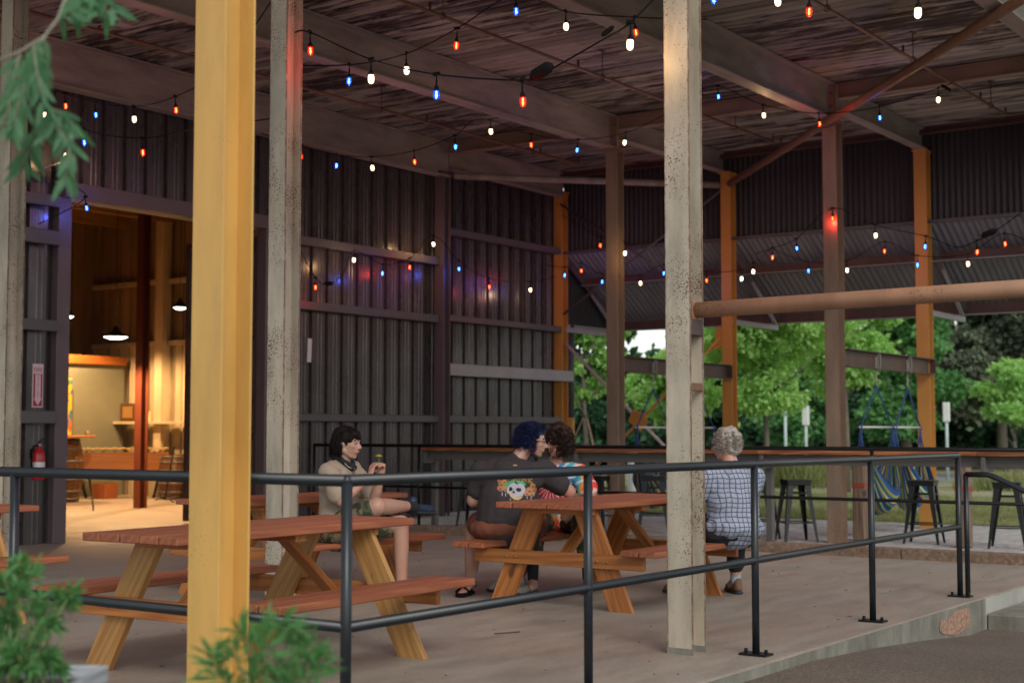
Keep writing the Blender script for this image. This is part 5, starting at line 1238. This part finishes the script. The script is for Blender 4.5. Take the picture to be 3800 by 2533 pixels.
# ---- grey haired woman in a plaid shirt, seen from behind
p4 = thing('person', 'grey haired woman in a blue and white plaid shirt, seen from behind', 'person', (9.37, 4.74, 0), radians(58))
b = []; Rh, P = head(b, (.05, .02, 1.115), radians(42), radians(6), .98)
b += [('c', V3(0, 0, .95), V3(.03, .01, 1.05), .058, .052), ('c', V3(0, 0, .55), V3(0, 0, .84), .14, .14), ('c', V3(0, .13, .90), V3(0, -.13, .90), .055, .055)]
lk, rk = V3(.42, .14, .53), V3(.40, -.27, .50); la, ra = V3(.52, .15, .09), V3(.44, -.29, .10)
b += [('c', V3(0, .10, .50), lk, .10, .068), ('c', lk, la, .058, .038), ('c', V3(0, -.1, .5), rk, .10, .068), ('c', rk, ra, .058, .036), ('c', la, la + V3(.07, 0, -.04), .034, .03), ('c', ra, ra + V3(.07, 0, -.04), .034, .03)]
ls, rs = V3(.0, .19, .885), V3(0, -.19, .885); le, re = V3(.10, .29, .70), V3(.17, -.25, .72); lw, rw = V3(.32, .26, .755), V3(.37, -.05, .77)
for s_, e_, w2 in ((ls, le, lw), (rs, re, rw)): b += [('c', s_, e_, .055, .045), ('c', e_, w2, .042, .026)]
hand(b, rw, (1, .4, 0), (0, 0, -1), .3, -1); hand(b, lw, (1, -.4, 0), (0, 0, -1), .3, 1)
blob('body', b, .0075, M['skin2'], p4, 3); eyes(P, p4)
blob('shirt', [('e', V3(-.03, 0, .53), (.20, .225, .115), None), ('c', V3(-.02, 0, .56), V3(-.015, 0, .72), .195, .175), ('c', V3(-.015, .02, .72), V3(-.01, 0, .82), .18, .165), ('e', V3(-.01, 0, .83), (.145, .225, .13), None), ('c', V3(0, .14, .885), V3(0, -.14, .885), .080, .080), ('c', V3(.0, 0, .93), V3(.01, 0, .965), .085, .065), ('c', ls, le, .085, .072), ('c', rs, re, .085, .072), ('c', le, le * .6 + lw * .4, .070, .06), ('c', re, re * .6 + rw * .4, .070, .06)], .010, M['plaid'], p4, 4, .013, 8)
blob('trousers', [('e', V3(-.02, 0, .48), (.17, .20, .07), None), ('c', V3(0, .10, .50), lk, .125, .095), ('c', V3(0, -.1, .5), rk, .125, .095), ('c', lk, lk * .3 + la * .7, .085, .068), ('c', rk, rk * .3 + ra * .7, .085, .070)], .011, M['black_cloth'], p4, 3, .008, 10)
scalp(P, Rh, M['hair_grey'], p4, s=1.04, extra=[('e', P(-.05, 0, -.035), (.065, .075, .05), Rh)], disp=.014, ds=32)
curls('hair_curls', P, Rh, 1300, lambda r: Vector((r.uniform(-1, .55), r.uniform(-1, 1), r.uniform(-.7, 1))).normalized(), M['hair_grey'], p4, 12, .040, .010, .0036, .3)
tube('glasses', [P(-.01, .076, .012), P(.085, .062, .014), P(.100, .03, .020), P(.104, 0, .014), P(.100, -.03, .020), P(.085, -.062, .014)], .003, M['black_rubber'], p4, 6, world=False)
for a_ in (la, ra): blob('sock', [('c', a_, a_ + Z * .08, .040, .043)], .008, plain('pale_sock', (.32, .42, .50), .9), p4, 1)
shoe('shoe', la + V3(-.04, 0, -.09), la + V3(.20, 0, -.09), M['tan_shoe'], SOLE, p4); shoe('shoe', ra + V3(-.04, 0, -.10), ra + V3(.19, -.05, -.10), M['tan_shoe'], SOLE, p4)
# ================================================================== VEGETATION
def leaves_me(blobs, n, size, seed, mat, aspect=1.7, shell=.55, gap=.35):
    """n folded leaf pairs spread through ellipsoids, in uneven clumps with gaps"""
    rg = np.random.default_rng(seed); B = np.array([(*c, *r) for c, r in blobs], float)
    vol = (B[:, 3] * B[:, 4] * B[:, 5]) ** .7; per = rg.choice(len(B), n, p=vol / vol.sum())
    nc = max(30, n // 60); cb = rg.choice(len(B), nc, p=vol / vol.sum())
    d = rg.normal(size=(nc, 3)); d /= np.linalg.norm(d, axis=1)[:, None]; rad = shell + (1 - shell) * rg.random(nc)
    cc = B[cb, :3] + d * rad[:, None] * B[cb, 3:]
    which = rg.integers(0, nc, n); cr = (B[cb, 3:].mean(1) * (.10 + .16 * rg.random(nc)))[which]
    pos = cc[which] + rg.normal(size=(n, 3)) * cr[:, None] * np.array([1, 1, .6])
    ax = rg.normal(size=(n, 3)); ax[:, 2] -= .4; ax /= np.linalg.norm(ax, axis=1)[:, None]
    sd_ = np.cross(ax, rg.normal(size=(n, 3))); sd_ /= np.linalg.norm(sd_, axis=1)[:, None]
    s = size * (.6 + .8 * rg.random(n))[:, None]; L = ax * s * aspect; W = sd_ * s * .5
    V = np.stack([pos, pos + L * .5 + W, pos + L, pos + L * .5 - W], 1).reshape(-1, 3)
    me = bpy.data.meshes.new('leaves'); me.vertices.add(4 * n); me.vertices.foreach_set('co', V.ravel())
    me.loops.add(4 * n); me.loops.foreach_set('vertex_index', np.arange(4 * n)); me.polygons.add(n)
    me.polygons.foreach_set('loop_start', np.arange(n) * 4); me.polygons.foreach_set('loop_total', np.full(n, 4)); me.update(); me.validate()
    me.materials.append(mat); return me
def limbs_me(h, spread, seed, r0, n=7, start=.35):
    bm = bmesh.new(); rnd = random.Random(seed)
    def add(pts, rr):
        me = tube_me(pts, rr, 7); bm.from_mesh(me); bpy.data.meshes.remove(me)
    top = Vector((rnd.uniform(-.2, .2), rnd.uniform(-.2, .2), h))
    add([(0, 0, 0), (.03, .02, h * .3), (-.03, .04, h * .6), top], [r0, r0 * .8, r0 * .55, r0 * .15])
    for k in range(n):
        a = k * 2.4 + rnd.random(); z = h * (start + (.9 - start) * k / n); e = Vector((cos(a), sin(a), 0)) * spread * rnd.uniform(.5, .9)
        add([(0, 0, z), Vector((0, 0, z)) + e * .5 + Z * h * .08, Vector((0, 0, z)) + e + Z * h * .2], [r0 * .4, r0 * .25, r0 * .06])
    me = bpy.data.meshes.new('limbs'); bm.to_mesh(me); bm.free(); me.materials.append(M['bark']); return me
def tree(u, v, z, label, blobs, n, size, mat, h, spread, r0, seed, start=.35, grp='trees beyond the yard'):
    t = thing('tree', label, 'tree', (u, v, z), 0, grp)
    ob('trunk', limbs_me(h, spread, seed, r0, start=start), None, t, Matrix.Identity(4), False)
    ob('crown', leaves_me(blobs, n, size, seed, M[mat]), None, t, Matrix.Identity(4), False); return t
TX = (cos(YAW), sin(YAW)); TR = (sin(YAW), -cos(YAW))
def place(px, d):    # picture column (of 2352) and distance -> ground position
    r = (px - 1176) / 3300 * d; return (d * TX[0] + r * TR[0], d * TX[1] + r * TR[1])
def crown(cx, cy, w_, z0, z1, k, seed, depth=None):
    rnd = random.Random(seed); out = []
    for i in range(k):
        a = rnd.uniform(0, 6.28); q = rnd.random() ** .6; z = z0 + (z1 - z0) * rnd.random(); f = 1 - .55 * abs((z - z0) / (z1 - z0) * 2 - .9)
        r = w_ * .34 * rnd.uniform(.6, 1.15); out.append(((cx + cos(a) * w_ * .62 * q * f, cy + sin(a) * w_ * .62 * q * f, z), (r, r, r * .62)))
    return out
G = -.18
for (px, d, w_, z0, z1, n, size, mat, lab, sd0) in (
    (1345, 30, 1.15, 2.1, 4.9, 22000, .065, 'leaf_bright', 'slim young bright green tree with stakes, left of the middle brown column', 1),
    (1545, 34, 1.5, 1.5, 3.3, 14000, .080, 'leaf_bright', 'low bright green tree under the patch of white sky', 2),
    (1760, 30, 2.2, 2.15, 5.3, 40000, .070, 'leaf_bright', 'large airy bright green tree right of the grey haired woman', 3),
    (1945, 33, 2.1, 2.6, 5.5, 32000, .075, 'leaf_bright', 'airy bright green tree behind the brown column with the red bulb', 4),
    (2330, 42, 1.3, 1.8, 3.3, 9000, .085, 'leaf_bright', 'small pale green tree at the right edge before the dark tree', 5),
    (2300, 50, 5.2, 2.2, 8.5, 60000, .13, 'leaf_grey', 'big dark grey green magnolia like tree at the right edge', 6),
    (2080, 46, 2.6, 1.5, 6.0, 28000, .11, 'leaf_mid', 'mid green tree between the two ochre columns at the right', 7),
    (1860, 48, 2.4, 1.2, 4.4, 22000, .11, 'leaf_mid', 'mid green tree behind the parking sign posts', 8)):
    u, v = place(px, d); tree(u, v, G, lab, crown(0, 0, w_, z0, z1, 26, sd0), n, size, mat, z1 * .8, w_ * .6, .07 if z1 < 6 else .2, sd0)
yu, yv = place(1345, 30)
for a, lab_ in ((0, 'thin stake of the young tree, leaning farthest away'), (2.1, 'thin stake on the left side of the young tree'), (4.2, 'thin stake on the right side of the young tree')):
    st = stick('tree_stake', (yu + .8 * cos(a), yv + .8 * sin(a), G), (yu + .05 * cos(a), yv + .05 * sin(a), 1.5), .03, .03, M['brown_post'])
    tag(st, lab_, 'stake', 'support stakes of the young tree')
# the wood behind, one uneven dark mass of trees
def woods(seed, spots, n, size, mat):
    bl = []
    for (px, d, zt, w_) in spots:
        u, v = place(px, d); bl += crown(u, v, w_, .3, zt, 9, seed + int(px))
    return leaves_me(bl, n, size, seed, M[mat], shell=.35)
rnd = random.Random(4); sp = []
for px in range(1230, 2700, 52):
    gapf = 1 if 1400 < px < 1560 else 0
    sp.append((px + rnd.uniform(-12, 12), 60 + rnd.uniform(-3, 5), (4.3 if gapf else 9.5) + rnd.uniform(-.6, 1.0), 3.0))
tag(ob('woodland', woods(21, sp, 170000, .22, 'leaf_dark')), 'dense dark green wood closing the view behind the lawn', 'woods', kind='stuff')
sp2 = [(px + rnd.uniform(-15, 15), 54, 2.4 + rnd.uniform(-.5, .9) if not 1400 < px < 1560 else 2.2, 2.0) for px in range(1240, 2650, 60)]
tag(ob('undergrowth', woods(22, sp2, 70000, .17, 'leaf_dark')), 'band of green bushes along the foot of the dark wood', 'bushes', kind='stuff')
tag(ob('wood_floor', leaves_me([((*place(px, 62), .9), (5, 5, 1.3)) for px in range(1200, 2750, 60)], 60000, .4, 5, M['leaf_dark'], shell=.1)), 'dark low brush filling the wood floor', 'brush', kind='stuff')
# grass blades on the near part of the lawn
rg = np.random.default_rng(5); n = 70000
U = 20.9 + 9 * rg.random(n) ** 1.4; W_ = 2 + (rg.random(n)) * 16
pos = np.stack([U, W_, np.full(n, -.14)], 1); d = rg.normal(size=(n, 3)) * .35; d[:, 2] = 1; h_ = (.03 + .05 * rg.random(n))[:, None]
sdv = rg.normal(size=(n, 3)); sdv[:, 2] = 0; sdv /= np.linalg.norm(sdv, axis=1)[:, None]
V = np.stack([pos - sdv * .006, pos + sdv * .006, pos + d * h_], 1).reshape(-1, 3)
me = bpy.data.meshes.new('grass'); me.vertices.add(3 * n); me.vertices.foreach_set('co', V.ravel()); me.loops.add(3 * n); me.loops.foreach_set('vertex_index', np.arange(3 * n)); me.polygons.add(n)
me.polygons.foreach_set('loop_start', np.arange(n) * 3); me.polygons.foreach_set('loop_total', np.full(n, 3)); me.update()
tag(ob('grass', me, M['grass']), 'short grass on the lawn beyond the gravel yard', 'grass', kind='stuff')
# tall ornamental grass clumps beside the road
def clump(px, d, label, sd0, h=.8):
    u, v = place(px, d); rg = np.random.default_rng(sd0); n = 700; base = np.stack([rg.normal(size=n) * .5, rg.normal(size=n) * .5, np.zeros(n)], 1)
    dr = rg.normal(size=(n, 3)) * .28; dr[:, 2] = 1; hh = (h * (.6 + .5 * rg.random(n)))[:, None]; s_ = rg.normal(size=(n, 3)); s_[:, 2] = 0; s_ /= np.linalg.norm(s_, axis=1)[:, None]
    V = np.stack([base - s_ * .02, base + s_ * .02, base + dr * hh], 1).reshape(-1, 3); me = mesh(V, [(3 * i, 3 * i + 1, 3 * i + 2) for i in range(n)])
    o = ob('ornamental_grass', me, M['grass'], None, Matrix.Translation((u, v, -.17))); tag(o, label, 'plant', 'ornamental grass clumps by the road')
clump(1790, 36, 'tall light green grass clump behind the stools right of the woman', 31, .9); clump(1850, 38, 'light green grass clump beside the second sign post', 32, .8); clump(1740, 38, 'grass clump nearest the grey haired woman', 33, .8); clump(2320, 34, 'small shrubby clump in the lawn at the right edge', 34, .5)
# sign posts and bollard
for (px, d, zt, lab) in ((1803, 41, 1.85, 'pale sign post, leftmost of three beyond the lawn'), (1850, 41, 1.95, 'pale sign post with a white plate, middle of three beyond the lawn'), (2173, 41, 2.05, 'pale sign post with a white plate, right of the ochre column')):
    u, v = place(px, d); t = thing('sign_post', lab, 'sign post', (u, v, -.2), 0, 'sign posts beyond the lawn')
    rod('pole', (u, v, -.2), (u, v, zt), .045, plain('pale_green_post', (.42, .52, .50), .5), t, 8)
    if px != 1803: stick('sign_plate', (u, v, zt - .55), (u, v, zt), .14, .16, plain('white_plate', (.66, .68, .66), .5), t)
u, v = place(1452, 32); t = thing('bollard_light', 'grey bollard light with a domed cap beyond the curb', 'bollard', (u, v, -.16))
ob('shaft', lathe_me([(.11, 0), (.11, .72), (.09, .73), (.09, .86), (.15, .88), (.15, .93), (.08, .98), (0, .99)], 16), plain('bollard_grey', (.36, .37, .38), .4), t, Matrix.Identity(4), False)
# ------------------------------------------------------------------ near plants
def needle_clump(V, F, c, axis, rnd, n=46, L=.065, w_=.0042):
    """whorl of narrow leaves round a stem tip"""
    for _ in range(n):
        d = Vector((rnd.gauss(0, 1), rnd.gauss(0, 1), rnd.gauss(0, 1))).normalized() * 1.0 + Vector(axis) * .9; d.normalize()
        s = d.cross(Vector((rnd.gauss(0, 1), rnd.gauss(0, 1), rnd.gauss(0, 1)))).normalized(); b = Vector(c) - Vector(axis) * rnd.uniform(0, .03); l = L * rnd.uniform(.6, 1.15); k = len(V)
        m_ = b + d * l * .55 - Z * .002; V += [b, m_ + s * w_, b + d * l - Z * l * .12, m_ - s * w_]; F.append((k, k + 1, k + 2, k + 3))
def near_shrub(name, label, root, tips, seed, L=.06, n=46, SS=(.4, .62, .82, 1.0)):
    t = thing(name, label, 'shrub', root); rnd = random.Random(seed); R0 = Vector(root); V, F = [], []
    for tp in tips:
        tp = Vector(tp); mid = (R0 + tp) / 2 + Vector((rnd.uniform(-.03, .03), rnd.uniform(-.03, .03), .03)); ax = (tp - mid).normalized()
        tube('stem', [R0 + Vector((rnd.uniform(-.05, .05), rnd.uniform(-.05, .05), 0)), mid, tp], [.006, .0045, .002], M['stem'], t, 5)
        for s in SS: needle_clump(V, F, mid * (1 - s) + tp * s - R0 + Vector((rnd.uniform(-.012, .012), rnd.uniform(-.012, .012), 0)), ax, rnd, int(n * (.35 + .65 * s)), L * (.8 + .2 * s))
    ob('foliage', mesh(V, F), M['leaf_near'], t, Matrix.Translation(R0)); return t
def ip(x, y, d):   # point of the scene seen in column x, row y (of 2352 x 1568) at distance d; used once to lay plants out
    r, z = (x - 1176) / 3300 * d, (993 - y) / 3300 * d; return (d * TX[0] + r * TR[0], d * TX[1] + r * TR[1], 1.214 + z)
near_shrub('podocarpus_shrub', 'feathery green shrub growing from the grey planter at the lower left', ip(60, 1570, 3.5),
    [ip(x, y, 3.5 + q) for x, y, q in ((45, 1285, 0), (72, 1305, .06), (20, 1330, -.05), (90, 1370, .05), (30, 1400, .0), (150, 1365, .1), (178, 1350, .05), (130, 1420, -.06), (5, 1440, 0), (95, 1450, .08), (125, 1500, 0), (30, 1490, -.06), (60, 1470, .04), (150, 1530, .05), (10, 1520, 0), (80, 1525, -.05))], 5, .050, 26, (.6, .82, 1.0))
near_shrub('podocarpus_shrub', 'spiky green shrub in front of the foot of the yellow column and corner post', ip(610, 1700, 3.15),
    [ip(x, y, 3.15 + q) for x, y, q in ((640, 1420, 0), (672, 1440, .04), (610, 1460, -.04), (540, 1490, 0), (500, 1500, .03), (700, 1470, .03), (735, 1490, 0), (720, 1530, -.03), (650, 1520, .03), (590, 1540, 0), (520, 1555, 0), (680, 1560, .0), (560, 1440, .05))], 8, .085, 15, (.84, 1.0))
pl = thing('planter_box', 'weathered grey wooden planter box at the lower left corner', 'planter', ip(60, 1700, 3.5))
c = Vector(ip(55, 1662, 3.42)); ux = Vector((TR[0], TR[1], 0)); uy = Vector((TX[0], TX[1], 0))
for k in range(3):
    z = c.z + .045 - .10 * k
    stick('front_board', c + ux * -.40 + Z * (z - c.z), c + ux * .095 + Z * (z - c.z), .022, .092, M['planter_wood'], pl)
    stick('side_board', c + ux * .108 + Z * (z - c.z) - uy * .01, c + ux * .108 + uy * .34 + Z * (z - c.z), .022, .092, M['planter_wood'], pl)
    stick('back_board', c + ux * -.40 + uy * .34 + Z * (z - c.z), c + ux * .095 + uy * .34 + Z * (z - c.z), .022, .092, M['planter_wood'], pl)
sl_ = mesh([c + ux * -.38 + uy * .02 + Z * .06, c + ux * .11 + uy * .02 + Z * .06, c + ux * .11 + uy * .32 + Z * .06, c + ux * -.38 + uy * .32 + Z * .06], [(0, 1, 2, 3)]); ob('soil', sl_, plain('soil', (.05, .035, .025)), pl)
# hanging branch at the upper left
br = thing('hanging_branch', 'out of focus branch with drooping green leaves at the upper left corner', 'branch', ip(60, 60, 3.3))
def fr_(x, y, q=0): return Vector(ip(x, y, 3.3 + q))
tube('branch_stem', [fr_(150, -60), fr_(118, 30), fr_(85, 75), fr_(30, 110), fr_(-40, 140)], [.006, .005, .0045, .004, .004], M['twig'], br, 7)
rnd = random.Random(12); V, F = [], []
twigs = [[(90, 70), (55, 130), (35, 210), (15, 290)], [(60, 95), (70, 160), (88, 230)], [(30, 110), (10, 200), (-5, 290)], [(100, 240), (120, 290), (150, 330), (140, 410)], [(100, 250), (60, 320), (40, 380)], [(118, 30), (180, -10), (235, 20)], [(140, -20), (200, -30), (250, 0)], [(95, 240), (130, 255), (165, 290)]]
for tw_ in twigs:
    q = rnd.uniform(-.12, .12); P_ = [fr_(x, y, q) for x, y in tw_]; tube('twig', P_, .0022, M['twig'], br, 5)
    for a_, b_ in zip(P_, P_[1:]):
        for k in range(4):
            c = a_.lerp(b_, (k + .5) / 4)
            for s in (-1, 1):
                d = ((b_ - a_).normalized() * .5 + ux * s * rnd.uniform(.3, 1) - Z * rnd.uniform(.3, 1.0) + uy * rnd.uniform(-.4, .4)).normalized(); L = rnd.uniform(.045, .078); sd_ = d.cross(uy + ux * rnd.uniform(-.5, .5)).normalized() * L * .125; i = len(V)
                V += [c, c + d * L * .35 + sd_, c + d * L * .75 + sd_ * .6, c + d * L, c + d * L * .75 - sd_ * .6, c + d * L * .35 - sd_]; F.append((i, i + 1, i + 2, i + 3, i + 4, i + 5))
ob('leaf_sprays', mesh(V, F), M['leaf_fern'], br)

# small dry flecks on the slab
rnd = random.Random(77); V, F = [], []
for _ in range(170):
    u, v = rnd.uniform(5, 13.2), rnd.uniform(3.5, 9.5); a = rnd.uniform(0, 6.28); L = rnd.uniform(.005, .022); W = L * rnd.uniform(.2, .6); k = len(V)
    V += [(u + cos(a) * L, v + sin(a) * L, .002), (u - sin(a) * W, v + cos(a) * W, .006), (u - cos(a) * L, v - sin(a) * L, .002), (u + sin(a) * W, v - cos(a) * W, .002)]; F.append((k, k + 1, k + 2, k + 3))
tag(ob('litter', mesh(V, F), M['brown_channel']), 'tiny dry leaf flecks scattered on the bare floor', 'litter', kind='stuff')
